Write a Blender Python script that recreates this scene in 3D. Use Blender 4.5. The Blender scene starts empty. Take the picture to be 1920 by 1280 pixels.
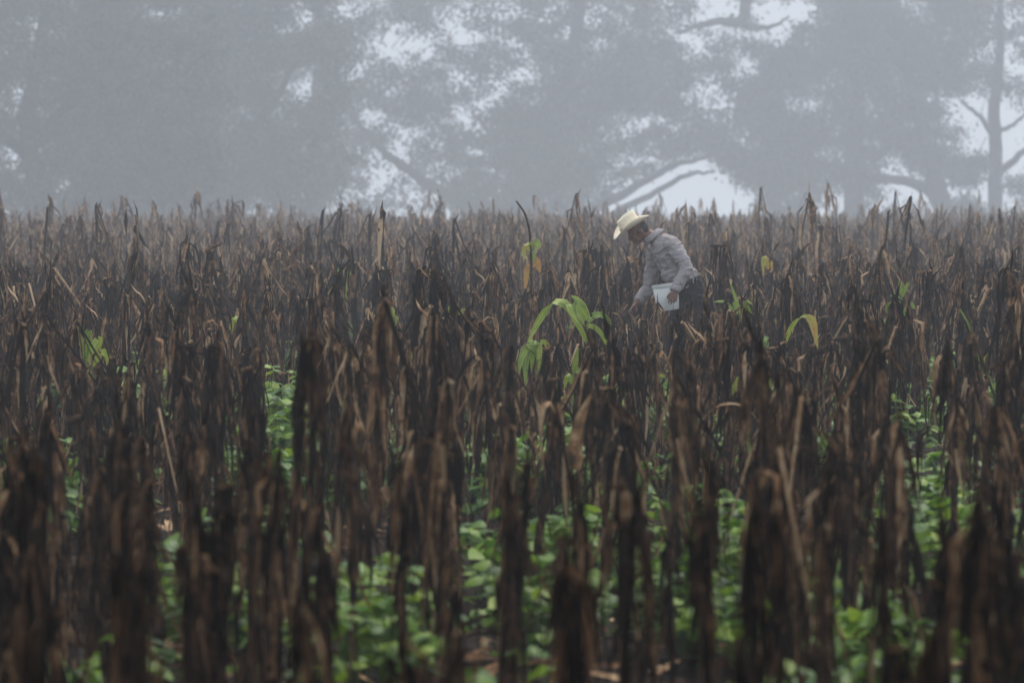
import bpy, math, random
import numpy as np
from mathutils import Vector, Matrix, noise as mnoise

scene = bpy.context.scene
# ------------------------------------------------------------------ camera
F = 8000.0            # focal length in photo pixels (1920 wide)
Y0 = 352.0            # horizon row in the photo
CAMH = 1.9
TILT = math.atan((640 - Y0) / F)
cam_data = bpy.data.cameras.new("camera")
cam = bpy.data.objects.new("camera", cam_data)
scene.collection.objects.link(cam)
cam.location = (0, 0, CAMH)
cam.rotation_euler = (math.radians(90) - TILT, 0, 0)
cam_data.sensor_width = 36
cam_data.lens = F / 1920 * 36
cam_data.clip_start = 0.5
cam_data.clip_end = 6000
cam_data.dof.use_dof = True
cam_data.dof.focus_distance = 36.0
cam_data.dof.aperture_fstop = 4.0
cam_data.dof.aperture_blades = 7
scene.camera = cam

# ------------------------------------------------------------------ world, sun
SUN_EL, SUN_AZ = 58.0, 25.0       # azimuth from +Y (away from the camera) towards +X
w = bpy.data.worlds.new("World")
scene.world = w
w.use_nodes = True
nt = w.node_tree
nt.nodes.clear()
out = nt.nodes.new("ShaderNodeOutputWorld")
bg = nt.nodes.new("ShaderNodeBackground")
sky = nt.nodes.new("ShaderNodeTexSky")
sky.sky_type = 'NISHITA'
sky.sun_disc = False
sky.sun_elevation = math.radians(SUN_EL)
sky.sun_rotation = math.radians(SUN_AZ)
sky.dust_density = 4.0
sky.air_density = 1.2
tc = nt.nodes.new("ShaderNodeTexCoord")
sep = nt.nodes.new("ShaderNodeSeparateXYZ")
mx = nt.nodes.new("ShaderNodeMath"); mx.operation = 'MAXIMUM'; mx.inputs[1].default_value = 0.12
cmb = nt.nodes.new("ShaderNodeCombineXYZ")
nt.links.new(tc.outputs['Generated'], sep.inputs[0])
nt.links.new(sep.outputs[0], cmb.inputs[0]); nt.links.new(sep.outputs[1], cmb.inputs[1])
nt.links.new(sep.outputs[2], mx.inputs[0]); nt.links.new(mx.outputs[0], cmb.inputs[2])
nt.links.new(cmb.outputs[0], sky.inputs[0])
hs = nt.nodes.new("ShaderNodeHueSaturation"); hs.inputs['Saturation'].default_value = 0.5
mixs = nt.nodes.new("ShaderNodeMix"); mixs.data_type = 'RGBA'; mixs.inputs[0].default_value = 0.65
mixs.inputs[7].default_value = (6.5, 7.3, 8.5, 1)      # even cloud cover
nt.links.new(sky.outputs[0], hs.inputs['Color'])
nt.links.new(hs.outputs[0], mixs.inputs[6])
nt.links.new(mixs.outputs[2], bg.inputs[0])
bg.inputs[1].default_value = 0.105
nt.links.new(bg.outputs[0], out.inputs[0])

sd = bpy.data.lights.new("sun", 'SUN')
sun = bpy.data.objects.new("sun", sd)
scene.collection.objects.link(sun)
sd.energy = 1.5
sd.angle = math.radians(16)
sd.color = (1.0, 0.93, 0.84)
az, el = math.radians(SUN_AZ), math.radians(SUN_EL)
sdir = Vector((math.sin(az) * math.cos(el), math.cos(az) * math.cos(el), math.sin(el)))
sun.rotation_euler = sdir.to_track_quat('Z', 'Y').to_euler()
sun.location = (0, 60, 60)

scene.view_settings.view_transform = 'Standard'
scene.view_settings.look = 'None'
scene.view_settings.exposure = 0.5
scene.view_settings.gamma = 1.0
scene.cycles.use_denoising = True
scene.cycles.max_bounces = 5
scene.cycles.diffuse_bounces = 2
scene.cycles.glossy_bounces = 2
scene.cycles.transmission_bounces = 2
scene.cycles.volume_bounces = 2
scene.cycles.transparent_max_bounces = 4
scene.cycles.caustics_reflective = False
scene.cycles.caustics_refractive = False

# ------------------------------------------------------------------ helpers
CT, ST = math.cos(TILT), math.sin(TILT)
def P(px, py, d):
    """point of the place at distance d along +Y that shows at photo pixel px, py"""
    rx, ru = (px - 960.0), (640.0 - py)
    dy = F * CT + ru * ST
    dz = -F * ST + ru * CT
    k = d / dy
    return np.array([rx * k, d, CAMH + dz * k])
def proj(x, y, z):
    z = z - CAMH
    f = y * CT - z * ST
    u = y * ST + z * CT
    return 960 + F * x / f, 640 - F * u / f

def ground_z(x, y):
    z = 0.05 * mnoise.noise(Vector((x * .25, y * .25, 0))) + 0.10 * mnoise.noise(Vector((x * .06, y * .06, 3.3)))
    if y > 75: z -= .85 * (min(y, 240) - 75) ** 1.6 / 155 ** 1.6
    if y > 232:
        t = min(1.0, (y - 232) / 90.0)
        z -= 9.0 * t * t * (3 - 2 * t)
    return z

def link(o, parent=None):
    scene.collection.objects.link(o)
    if parent is not None:
        o.parent = parent
    return o
def tag(o, label=None, cat=None, group=None, kind=None):
    if label: o['label'] = label
    if cat: o['category'] = cat
    if group: o['group'] = group
    if kind: o['kind'] = kind
    return o
def empty(name, loc=(0, 0, 0), rz=0.0):
    o = bpy.data.objects.new(name, None)
    o.location = loc
    o.rotation_euler = (0, 0, rz)
    o.empty_display_size = 0.1
    return link(o)

class Geo:
    """quads with a per-vertex vector (u, v, tint) and a per-face material slot"""
    def __init__(s):
        s.V, s.Q, s.A, s.M, s.n = [], [], [], [], 0
    def add(s, v, q, a, m=0):
        v = np.asarray(v, float).reshape(-1, 3); q = np.asarray(q, int).reshape(-1, 4)
        s.V.append(v); s.Q.append(q + s.n); s.A.append(np.asarray(a, float).reshape(-1, 3))
        s.M.append(np.full(len(q), m)); s.n += len(v)
    def arrays(s):
        if not s.V:
            return np.zeros((0, 3)), np.zeros((0, 4), int), np.zeros((0, 3)), np.zeros(0, int)
        return np.concatenate(s.V), np.concatenate(s.Q), np.concatenate(s.A), np.concatenate(s.M)
    def merge(s, o):
        v, q, a, m = o.arrays()
        if len(v):
            s.V.append(v); s.Q.append(q + s.n); s.A.append(a); s.M.append(m); s.n += len(v)
        return s

def mesh_from(name, arrs, mats, smooth=True):
    v, q, a, m = arrs
    me = bpy.data.meshes.new(name)
    me.vertices.add(len(v)); me.vertices.foreach_set('co', v.astype(np.float32).ravel())
    me.loops.add(len(q) * 4); me.loops.foreach_set('vertex_index', q.astype(np.int32).ravel())
    me.polygons.add(len(q))
    me.polygons.foreach_set('loop_start', (np.arange(len(q)) * 4).astype(np.int32))
    me.update(calc_edges=True)
    me.polygons.foreach_set('material_index', m.astype(np.int32))
    me.polygons.foreach_set('use_smooth', np.full(len(q), smooth))
    at = me.attributes.new('lc', 'FLOAT_VECTOR', 'POINT')
    at.data.foreach_set('vector', a.astype(np.float32).ravel())
    for x in mats: me.materials.append(x)
    me.update()
    return me

def tube(g, pts, rad, n=6, tint=.5, mat=0, squash=1.0, v0=0.0):
    pts = np.asarray(pts, float); N = len(pts)
    rad = np.broadcast_to(np.asarray(rad, float), (N,))
    tan = np.gradient(pts, axis=0); tan /= np.linalg.norm(tan, axis=1)[:, None] + 1e-9
    ref = np.array([0., 1, 0]) if abs(tan[0][1]) < .8 else np.array([1., 0, 0])
    V = []; A = []
    for i in range(N):
        s = np.cross(tan[i], ref); s /= np.linalg.norm(s) + 1e-9
        t = np.cross(s, tan[i])
        ref = t
        ang = np.arange(n) * 2 * math.pi / n
        V.append(pts[i] + rad[i] * (np.cos(ang)[:, None] * s + squash * np.sin(ang)[:, None] * t))
        A.append(np.stack([np.arange(n) / n, np.full(n, v0 + i / max(1, N - 1)), np.full(n, tint)], 1))
    Q = []
    for i in range(N - 1):
        for k in range(n):
            Q.append((i * n + k, i * n + (k + 1) % n, (i + 1) * n + (k + 1) % n, (i + 1) * n + k))
    g.add(np.concatenate(V), Q, np.concatenate(A), mat)

def ribbon(g, pts, side, width, fold=.4, tint=.5, mat=0, flat=False):
    """leaf blade: centre line, side vectors, widths; a V fold along the midrib"""
    pts = np.asarray(pts, float); N = len(pts)
    tan = np.gradient(pts, axis=0); tan /= np.linalg.norm(tan, axis=1)[:, None] + 1e-9
    side = side - (side * tan).sum(1)[:, None] * tan
    side /= np.linalg.norm(side, axis=1)[:, None] + 1e-9
    nor = np.cross(side, tan)
    wd = np.asarray(width)[:, None]
    vv = np.linspace(0, 1, N)
    T = np.full(N, tint)
    if flat:
        V = np.concatenate([pts - side * wd / 2, pts + side * wd / 2])
        A = np.concatenate([np.stack([np.zeros(N), vv, T], 1), np.stack([np.ones(N), vv, T], 1)])
        Q = [(i, i + 1, N + i + 1, N + i) for i in range(N - 1)]
    else:
        V = np.concatenate([pts - side * wd / 2, pts + nor * wd * fold * .5, pts + side * wd / 2])
        A = np.concatenate([np.stack([np.full(N, u), vv, T], 1) for u in (0, .5, 1)])
        Q = [(k * N + i, k * N + i + 1, (k + 1) * N + i + 1, (k + 1) * N + i) for k in (0, 1) for i in range(N - 1)]
    g.add(V, Q, A, mat)

# ------------------------------------------------------------------ materials
def newmat(name):
    m = bpy.data.materials.new(name); m.use_nodes = True
    t = m.node_tree
    b = t.nodes['Principled BSDF']
    return m, t, b
def ramp(t, stops, interp='LINEAR'):
    r = t.nodes.new("ShaderNodeValToRGB"); r.color_ramp.interpolation = interp
    e = r.color_ramp.elements
    while len(e) < len(stops): e.new(.5)
    for k, (p, c) in enumerate(stops):
        e[k].position = p; e[k].color = (*c, 1) if len(c) == 3 else c
    return r
def mth(t, op, a, b=None, clamp=False):
    n = t.nodes.new("ShaderNodeMath"); n.operation = op; n.use_clamp = clamp
    for k, x in enumerate((a, b)):
        if x is None: continue
        if isinstance(x, (int, float)): n.inputs[k].default_value = x
        else: t.links.new(x, n.inputs[k])
    return n.outputs[0]
def noise_tex(t, vec, scale, detail=3, rough=.5):
    n = t.nodes.new("ShaderNodeTexNoise"); n.inputs['Scale'].default_value = scale
    n.inputs['Detail'].default_value = detail; n.inputs['Roughness'].default_value = rough
    if vec is not None: t.links.new(vec, n.inputs['Vector'])
    return n.outputs[0]
def lc_nodes(t):
    a = t.nodes.new("ShaderNodeAttribute"); a.attribute_name = 'lc'
    s = t.nodes.new("ShaderNodeSeparateXYZ"); t.links.new(a.outputs['Vector'], s.inputs[0])
    return s.outputs[0], s.outputs[1], s.outputs[2]
def vec3(t, x, y, z):
    c = t.nodes.new("ShaderNodeCombineXYZ")
    for k, v in enumerate((x, y, z)):
        if isinstance(v, (int, float)): c.inputs[k].default_value = v
        else: t.links.new(v, c.inputs[k])
    return c.outputs[0]

def leaf_material(name, stops, rough=.55, transl=.0, spec=.4, objrand=.25, spread=.45, rib=0.0):
    m, t, b = newmat(name)
    u, v, tt = lc_nodes(t)
    oi = t.nodes.new("ShaderNodeObjectInfo")
    geo = t.nodes.new("ShaderNodeNewGeometry")
    vv = vec3(t, mth(t, 'MULTIPLY', u, 3.5), mth(t, 'MULTIPLY', v, 2.2), mth(t, 'MULTIPLY', tt, 57.0))
    streak = noise_tex(t, vv, 1.0, 3)
    blot = noise_tex(t, geo.outputs['Position'], 16.0, 4, .65)
    x = mth(t, 'ADD', tt, mth(t, 'MULTIPLY', mth(t, 'SUBTRACT', oi.outputs['Random'], .5), objrand))
    x = mth(t, 'ADD', x, mth(t, 'MULTIPLY', mth(t, 'SUBTRACT', streak, .5), spread * 1.3))
    x = mth(t, 'ADD', x, mth(t, 'MULTIPLY', mth(t, 'SUBTRACT', blot, .5), spread * 1.5), True)
    if rib:
        ab = mth(t, 'ABSOLUTE', mth(t, 'SUBTRACT', u, .5))
        x = mth(t, 'ADD', x, mth(t, 'MULTIPLY', mth(t, 'SUBTRACT', 1.0, mth(t, 'MULTIPLY', ab, 9.0), True), rib))
        mg = mth(t, 'MULTIPLY', mth(t, 'SUBTRACT', ab, .34), 6.0, True)
        x = mth(t, 'ADD', x, mth(t, 'MULTIPLY', mg, mth(t, 'MULTIPLY', noise_tex(t, geo.outputs['Position'], 9.0, 2), rib * 1.8)), True)
    r = ramp(t, stops)
    t.links.new(x, r.inputs[0])
    t.links.new(r.outputs[0], b.inputs['Base Color'])
    b.inputs['Roughness'].default_value = rough
    b.inputs['Specular IOR Level'].default_value = spec
    bp = t.nodes.new("ShaderNodeBump"); bp.inputs['Strength'].default_value = .6; bp.inputs['Distance'].default_value = .004
    t.links.new(noise_tex(t, vec3(t, mth(t, 'MULTIPLY', u, 16.0), mth(t, 'MULTIPLY', v, 4.0), mth(t, 'MULTIPLY', tt, 31.0)), 1.0, 2), bp.inputs['Height'])
    t.links.new(bp.outputs[0], b.inputs['Normal'])
    if transl > 0:
        tr = t.nodes.new("ShaderNodeBsdfTranslucent")
        t.links.new(r.outputs[0], tr.inputs[0])
        mxs = t.nodes.new("ShaderNodeMixShader"); mxs.inputs[0].default_value = transl
        o = t.nodes['Material Output']
        t.links.new(b.outputs[0], mxs.inputs[1]); t.links.new(tr.outputs[0], mxs.inputs[2])
        t.links.new(mxs.outputs[0], o.inputs[0])
    return m

M_DRY = leaf_material("dry_maize", [(0, (.005, .003, .0022)), (.25, (.014, .0075, .005)), (.45, (.062, .036, .023)),
                                    (.62, (.145, .080, .045)), (.8, (.36, .19, .088)), (1, (.62, .43, .25))],
                      rough=.65, transl=.12, spec=.05, spread=.75)
M_GREEN = leaf_material("green_maize", [(0, (.045, .10, .012)), (.3, (.15, .25, .02)), (.55, (.33, .44, .045)),
                                        (.72, (.50, .48, .08)), (.85, (.58, .36, .08)), (1, (.50, .24, .06))],
                        rough=.42, transl=.3, spec=.5, objrand=.05, spread=.4, rib=.22)
M_BEAN = leaf_material("bean_leaf", [(0, (.035, .10, .012)), (.35, (.10, .22, .02)), (.65, (.22, .37, .035)),
                                     (1, (.40, .52, .05))], rough=.42, transl=.35, spec=.4, objrand=.2, spread=.25)
M_TREE = leaf_material("tree_leaf", [(0, (.010, .020, .008)), (.5, (.035, .055, .022)), (1, (.085, .10, .055))],
                       rough=.6, transl=.15, spec=.3, objrand=.1, spread=.4)

def simple_mat(name, c1, c2, scale, rough=.8, bump=.3, dist=.01, detail=5, coord='Object', spec=.3):
    m, t, b = newmat(name)
    tcn = t.nodes.new("ShaderNodeTexCoord")
    n = noise_tex(t, tcn.outputs[coord], scale, detail, .6)
    r = ramp(t, [(.3, c1), (.7, c2)])
    t.links.new(n, r.inputs[0]); t.links.new(r.outputs[0], b.inputs['Base Color'])
    b.inputs['Roughness'].default_value = rough
    b.inputs['Specular IOR Level'].default_value = spec
    bp = t.nodes.new("ShaderNodeBump"); bp.inputs['Strength'].default_value = bump; bp.inputs['Distance'].default_value = dist
    t.links.new(noise_tex(t, tcn.outputs[coord], scale * 2.5, detail, .6), bp.inputs['Height'])
    t.links.new(bp.outputs[0], b.inputs['Normal'])
    return m
M_SOIL = simple_mat("damp_soil", (.008, .005, .0035), (.035, .023, .015), 6.0, .9, .8, .03, spec=.08)
M_BARK = simple_mat("bark", (.020, .018, .015), (.06, .052, .042), 3.0, .85, .6, .05)
M_SHIRT = simple_mat("shirt_cloth", (.29, .255, .255), (.43, .39, .385), 9.0, .85, .25, .006)
M_TROUSER = simple_mat("trouser_cloth", (.008, .005, .007), (.030, .013, .020), 12.0, .8, .3, .006)
M_SKIN = simple_mat("skin", (.17, .078, .052), (.27, .135, .095), 22.0, .5, .15, .002, spec=.4)
M_HAIR = simple_mat("grey_hair", (.02, .018, .016), (.08, .075, .07), 90.0, .7, .5, .004)
M_STRAW = simple_mat("straw", (.86, .72, .50), (.95, .87, .68), 40.0, .75, .4, .003)
M_BAND = simple_mat("hat_band_cloth", (.30, .20, .11), (.42, .30, .17), 30.0, .8, .2, .002)
M_BELT = simple_mat("leather", (.015, .011, .010), (.035, .025, .02), 30.0, .5, .2, .002)
M_BUCKET = simple_mat("white_plastic", (.70, .71, .66), (.85, .86, .82), 7.0, .45, .1, .002)
M_METAL = simple_mat("wire_metal", (.20, .22, .22), (.35, .37, .37), 30.0, .35, .1, .001)
M_CLIP = simple_mat("blue_plastic", (.35, .55, .62), (.5, .68, .74), 30.0, .3, .1, .001)

# ------------------------------------------------------------------ ground
def make_ground():
    ys = np.concatenate([np.arange(-14, 60, .45), np.arange(60, 240, 2), np.arange(240, 330, 5), np.linspace(332, 405, 10)])
    xs = np.concatenate([np.linspace(-140, -14, 26), np.arange(-13, 13.1, .5), np.linspace(14, 140, 26)])
    V = np.array([(x, y, ground_z(x, y) + .035 * mnoise.noise(Vector((x * 3, y * 3, 9)))) for y in ys for x in xs])
    nx = len(xs)
    Q = [(j * nx + i, j * nx + i + 1, (j + 1) * nx + i + 1, (j + 1) * nx + i) for j in range(len(ys) - 1) for i in range(nx - 1)]
    me = mesh_from("ground", (V, np.array(Q), np.zeros_like(V), np.zeros(len(Q), int)), [M_SOIL])
    o = bpy.data.objects.new("ground", me); link(o); tag(o, kind='structure')
make_ground()

# ------------------------------------------------------------------ trees
D = 330.0
GAPS = [(778, 82, 46, 20), (575, 150, 24, 34), (560, 175, 18, 22), (715, 325, 34, 20), (745, 280, 30, 18), (655, 18, 40, 14),
        (865, 70, 16, 22), (905, 68, 22, 12), (955, 76, 18, 12), (990, 108, 18, 12), (975, 150, 26, 13), (1005, 185, 18, 12), (885, 238, 22, 10), (905, 195, 20, 12), (935, 172, 14, 16), (870, 150, 12, 10), (840, 130, 10, 10),
        (690, 220, 24, 14), (325, 25, 26, 14), (270, 22, 18, 12), (75, 60, 16, 10), (125, 60, 14, 10),
        (1350, 15, 46, 30), (1432, 25, 28, 28), (1500, 25, 36, 24), (1440, 72, 34, 12), (1305, 78, 16, 10), (1270, 70, 14, 8),
        (1070, 75, 14, 8), (1310, 170, 20, 12), (1170, 255, 34, 8), (1200, 235, 30, 8), (1480, 200, 14, 10), (1680, 122, 16, 9),
        (1780, 185, 34, 18), (1830, 225, 44, 26), (1850, 258, 24, 12), (1905, 250, 22, 40), (1895, 300, 24, 34), (1560, 290, 40, 14),
        (1500, 195, 30, 8), (1690, 320, 30, 26), (1720, 365, 34, 22), (1660, 370, 26, 22), (1590, 385, 26, 18),
        (1300, 300, 36, 10), (1200, 300, 40, 10), (1840, 360, 18, 30), (1900, 380, 26, 20), (1345, 330, 30, 20),
        (20, 290, 24, 16), (120, 335, 18, 12), (460, 215, 16, 10), (470, 385, 16, 14), (820, 420, 40, 8)]
def in_opening(px, py):
    # the bright opening under the middle tree's boughs
    top = np.interp(px, [1090, 1150, 1240, 1300, 1345, 1385, 1430], [420, 375, 322, 318, 335, 355, 415])
    return 1090 < px < 1430 and py > top - 14
def tree(name, label, cat, base, limbs, boxes, n_leaf=85, leafsize=.15, seed=1, depth=5.0, group=None, clump=(.34, .74)):
    rng = np.random.default_rng(seed)
    d0 = base[2]; K = d0 / 172.0; depth *= K; leafsize *= K * 1.15
    root_p = P(base[0], 352, d0); bz = ground_z(root_p[0], d0) - .2
    root = empty(name, (root_p[0], d0, bz))
    tag(root, label, cat, group)
    org = np.array([root_p[0], d0, bz])
    g = Geo(); skel = []
    for lb in limbs:
        pts = np.array([P(px, py, d0 + dd * K) if py < 900 else np.array([P(px, 352, d0)[0], d0 + dd * K, bz]) for (px, py, dd, r) in lb])
        rr = np.array([q[3] * K for q in lb])
        k = np.linspace(0, len(pts) - 1, (len(pts) - 1) * 5 + 1)
        sp = np.stack([np.interp(k, range(len(pts)), pts[:, c]) for c in range(3)], 1)
        for _ in range(3): sp[1:-1] = (sp[:-2] + sp[1:-1] * 2 + sp[2:]) / 4
        sp[1:-1] += rng.normal(0, .05, sp[1:-1].shape)
        tube(g, sp - org, np.interp(k, range(len(pts)), rr), 9, .5)
        skel += list(sp)
    skel = np.array(skel)
    cl = Geo(); LV = []; LA = []
    for (x0, x1, y0, y1, n) in boxes:
        for _ in range(int(n * (2.2 if seed < 13 else 1.2))):
            px, py = rng.uniform(x0, x1), rng.uniform(y0, y1)
            cxn, cyn = (px - (x0 + x1) / 2) / ((x1 - x0) / 2), (py - (y0 + y1) / 2) / ((y1 - y0) / 2)
            if abs(cxn) ** 2.6 + abs(cyn) ** 4 > rng.uniform(.7, 1.15): continue
            if any(((px - a) / (rx + 6)) ** 2 + ((py - b) / (ry + 5)) ** 2 < 1 for a, b, rx, ry in GAPS): continue
            if in_opening(px, py): continue
            dd = rng.uniform(-depth, depth)
            c = P(px, py, d0 + dd)
            if mnoise.noise(Vector(c * .45 / K + seed)) < -.30: continue
            r = rng.uniform(*clump) * K
            # a twig out to the clump
            kk = np.argmin(np.linalg.norm((skel - c) * [1, .6, 1.0], axis=1))
            s = skel[kk]
            mid = (s + c) / 2 + (np.array([0, 0, .25]) + rng.normal(0, .2, 3)) * K
            L = np.linalg.norm(s - c)
            tt = np.linspace(0, 1, 6)[:, None]
            if rng.random() < .6 and L > 1.5 * K: s = None
            if s is not None: s = c + (s - c) * min(1.0, 1.3 * K / L)
            else: s = c + rng.normal(0, .5, 3) * K
            mid = (s + c) / 2 + np.array([0, 0, .12 * K])
            tw = (1 - tt) ** 2 * s + 2 * tt * (1 - tt) * mid + tt ** 2 * c
            tube(cl, tw - org, np.linspace(min(.055, .02 + .006 * L), .012, 6), 4, .5)
            nl = int(n_leaf * (r / K / .6) ** 2)
            u = rng.normal(0, 1, (nl, 3)); u /= np.linalg.norm(u, axis=1)[:, None]
            pos = c + u * (rng.uniform(0, 1, (nl, 1)) ** .5) * r * np.array([1.15, 1, .7]) * np.where(rng.random((nl, 1)) < .18, rng.uniform(1.1, 1.9, (nl, 1)), rng.uniform(.7, 1.15, (nl, 1)))
            a = rng.normal(0, 1, (nl, 3)); a[:, 2] -= .35; a /= np.linalg.norm(a, axis=1)[:, None]
            b = rng.normal(0, 1, (nl, 3)); b -= (a * b).sum(1)[:, None] * a; b /= np.linalg.norm(b, axis=1)[:, None]
            ls = leafsize * rng.uniform(.6, 1.4, (nl, 1))
            q = np.stack([pos - a * ls * .5, pos + b * ls * .28, pos + a * ls * .5, pos - b * ls * .28], 1)
            LV.append(q.reshape(-1, 3) - org)
            tnt = np.repeat(rng.uniform(.05, .95) + rng.uniform(-.2, .2, nl), 4)
            LA.append(np.stack([np.tile([.5, 1, .5, 0], nl), np.tile([0, .5, 1, .5], nl), tnt], 1))
    me = mesh_from("trunk", g.arrays(), [M_BARK]); link(bpy.data.objects.new("trunk", me), root)
    LV = np.concatenate(LV); LA = np.concatenate(LA)
    tv, tq, ta, tm = cl.arrays()
    me = mesh_from("crown", (np.concatenate([LV, tv]), np.concatenate([np.arange(len(LV)).reshape(-1, 4), tq + len(LV)]), np.concatenate([LA, ta]), np.concatenate([np.zeros(len(LV) // 4, int), tm + 1])), [M_TREE, M_BARK], False)
    link(bpy.data.objects.new("crown", me), root)
    return root
GT = "tall trees standing in fog behind the field"
tree("broadleaf_tree", "dense dark tree filling the left edge of the foggy treeline", "tree", (60, 0, D - 85),
     [[(60, 999, 0, .5), (70, 380, 0, .42), (50, 200, .5, .34), (90, 40, 0, .25), (60, -250, 0, .1)],
      [(60, 300, 0, .25), (-60, 200, 1, .18), (-160, 120, 1, .08)], [(65, 260, 0, .25), (180, 150, -1, .17), (270, 20, -1, .07)]],
     [(-300, 420, -60, 415, 1000), (-200, 300, -400, -60, 110)], seed=11, group=GT)
tree("broadleaf_tree", "large leafy tree left of centre, darkest and densest in the foggy treeline", "tree", (400, 0, D - 50),
     [[(400, 999, 0, .6), (410, 360, 0, .5), (390, 210, 0, .38), (430, 60, 0, .28), (420, -260, 0, .1)],
      [(405, 310, 0, .3), (500, 220, 1, .2), (570, 90, 1, .08)], [(400, 300, 0, .28), (280, 210, -1, .18), (230, 60, -1, .06)]],
     [(110, 660, -60, 420, 800), (200, 600, -400, -60, 110)], seed=12, group=GT)
tree("broadleaf_tree", "wide tree with a bough sweeping up left and boughs leaning over the man", "tree", (950, 0, D + 2),
     [[(950, 999, 0, .6), (955, 400, 0, .5), (985, 270, 0, .4), (1080, 130, 0, .3), (1100, -220, 0, .1)],
      [(948, 415, 0, .3), (880, 385, 0, .26), (800, 345, 0, .22), (740, 300, 0, .18), (700, 268, 0, .13), (640, 190, 0, .07)],
      [(955, 460, 0, .3), (1050, 430, -1, .2), (1130, 408, -1, .15), (1220, 368, -1, .13), (1290, 325, -1, .1), (1340, 322, -1, .05)],
      [(955, 430, 0, .3), (1080, 408, 0, .22), (1150, 376, 0, .2), (1205, 342, 0, .16), (1260, 312, 0, .13), (1350, 285, 0, .06)],
      [(940, 300, 0, .3), (1040, 200, 0, .2), (1150, 120, 0, .1)]],
     [(590, 860, 160, 410, 210), (560, 1000, -60, 210, 230), (840, 1110, 210, 420, 380), (820, 1060, 40, 230, 90), (960, 1220, -60, 330, 330), (1080, 1230, 300, 372, 30), (650, 1200, -380, -60, 130)],
     seed=13, group=GT)
tree("broadleaf_tree", "tree right of centre with a forked bough near the top edge", "tree", (1770, 0, D + 20),
     [[(1785, 999, 0, .6), (1776, 410, 0, .44), (1740, 290, 0, .34), (1700, 130, 0, .26), (1650, -60, 0, .2), (1600, -260, 0, .1)],
      [(1782, 430, 0, .36), (1768, 385, 0, .3), (1745, 358, 0, .25), (1700, 338, 0, .2), (1630, 334, 0, .15), (1540, 300, 0, .09), (1450, 290, 0, .05)],
      [(1700, 130, 0, .26), (1600, 20, 0, .25), (1500, -60, 0, .22), (1415, -50, 0, .22), (1400, 0, 0, .24), (1392, 46, 0, .22), (1340, 40, 0, .15), (1270, 62, 0, .07)],
      [(1392, 46, 0, .2), (1420, 55, 0, .13), (1450, 50, 0, .08), (1480, 30, 0, .04)]],
     [(1120, 1480, 60, 330, 400), (1440, 1780, 60, 330, 330), (1260, 1620, 250, 400, 90), (1480, 1680, -60, 90, 110), (1560, 1830, -60, 140, 230), (1640, 1780, 290, 420, 60), (1350, 1520, 330, 420, 26), (1500, 1640, 330, 410, 22), (1180, 1330, -60, 60, 60), (1250, 1900, -380, -60, 120)],
     seed=14, group=GT)
tree("broadleaf_tree", "right edge tree with a straight bare trunk against the sky", "tree", (1864, 0, D + 22),
     [[(1866, 999, 0, .36), (1864, 400, 0, .31), (1868, 300, 0, .28), (1862, 200, 0, .24), (1880, 60, 0, .16), (1860, -200, 0, .06)],
      [(1866, 260, 0, .16), (1840, 220, 0, .1), (1800, 190, 0, .05)], [(1866, 330, 0, .18), (1925, 280, 0, .12), (2000, 250, 0, .07)],
      [(1866, 250, 0, .12), (1900, 235, 0, .08), (1940, 200, 0, .04)]],
     [(1760, 2150, -60, 180, 230), (1880, 2200, 150, 410, 130), (1790, 1850, 290, 400, 50), (1880, 2000, 330, 410, 50), (1750, 2150, -380, -60, 110)], seed=15, group=GT)
tree("broadleaf_tree", "fainter tree deep in fog behind the gap at right", "tree", (1600, 0, D + 32),
     [[(1610, 999, 0, .5), (1600, 300, 0, .4), (1610, 100, 0, .25), (1600, -150, 0, .1)]],
     [(1400, 1800, 60, 400, 130), (1250, 1850, -200, 60, 110)], n_leaf=150, seed=16, group=GT, clump=(.6, 1.1))
tree("broadleaf_tree", "fainter tree deep in fog behind the left trees", "tree", (600, 0, D + 30),
     [[(600, 999, 0, .5), (590, 300, 0, .4), (600, 100, 0, .25), (600, -150, 0, .1)]],
     [(100, 560, 0, 410, 260), (-200, 1100, -220, 20, 200), (1000, 1250, 60, 280, 60)], n_leaf=150, seed=17, group=GT, clump=(.6, 1.1))
tree("shrub", "pale green shrub under the middle tree in fog", "shrub", (930, 0, D - 10),
     [[(930, 999, 0, .08), (930, 330, 0, .05), (925, 270, 0, .03)], [(930, 380, 0, .06), (960, 320, 0, .03)]],
     [(850, 1010, 240, 420, 70)], n_leaf=120, leafsize=.12, seed=18, depth=1.0, clump=(.3, .55))

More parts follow.
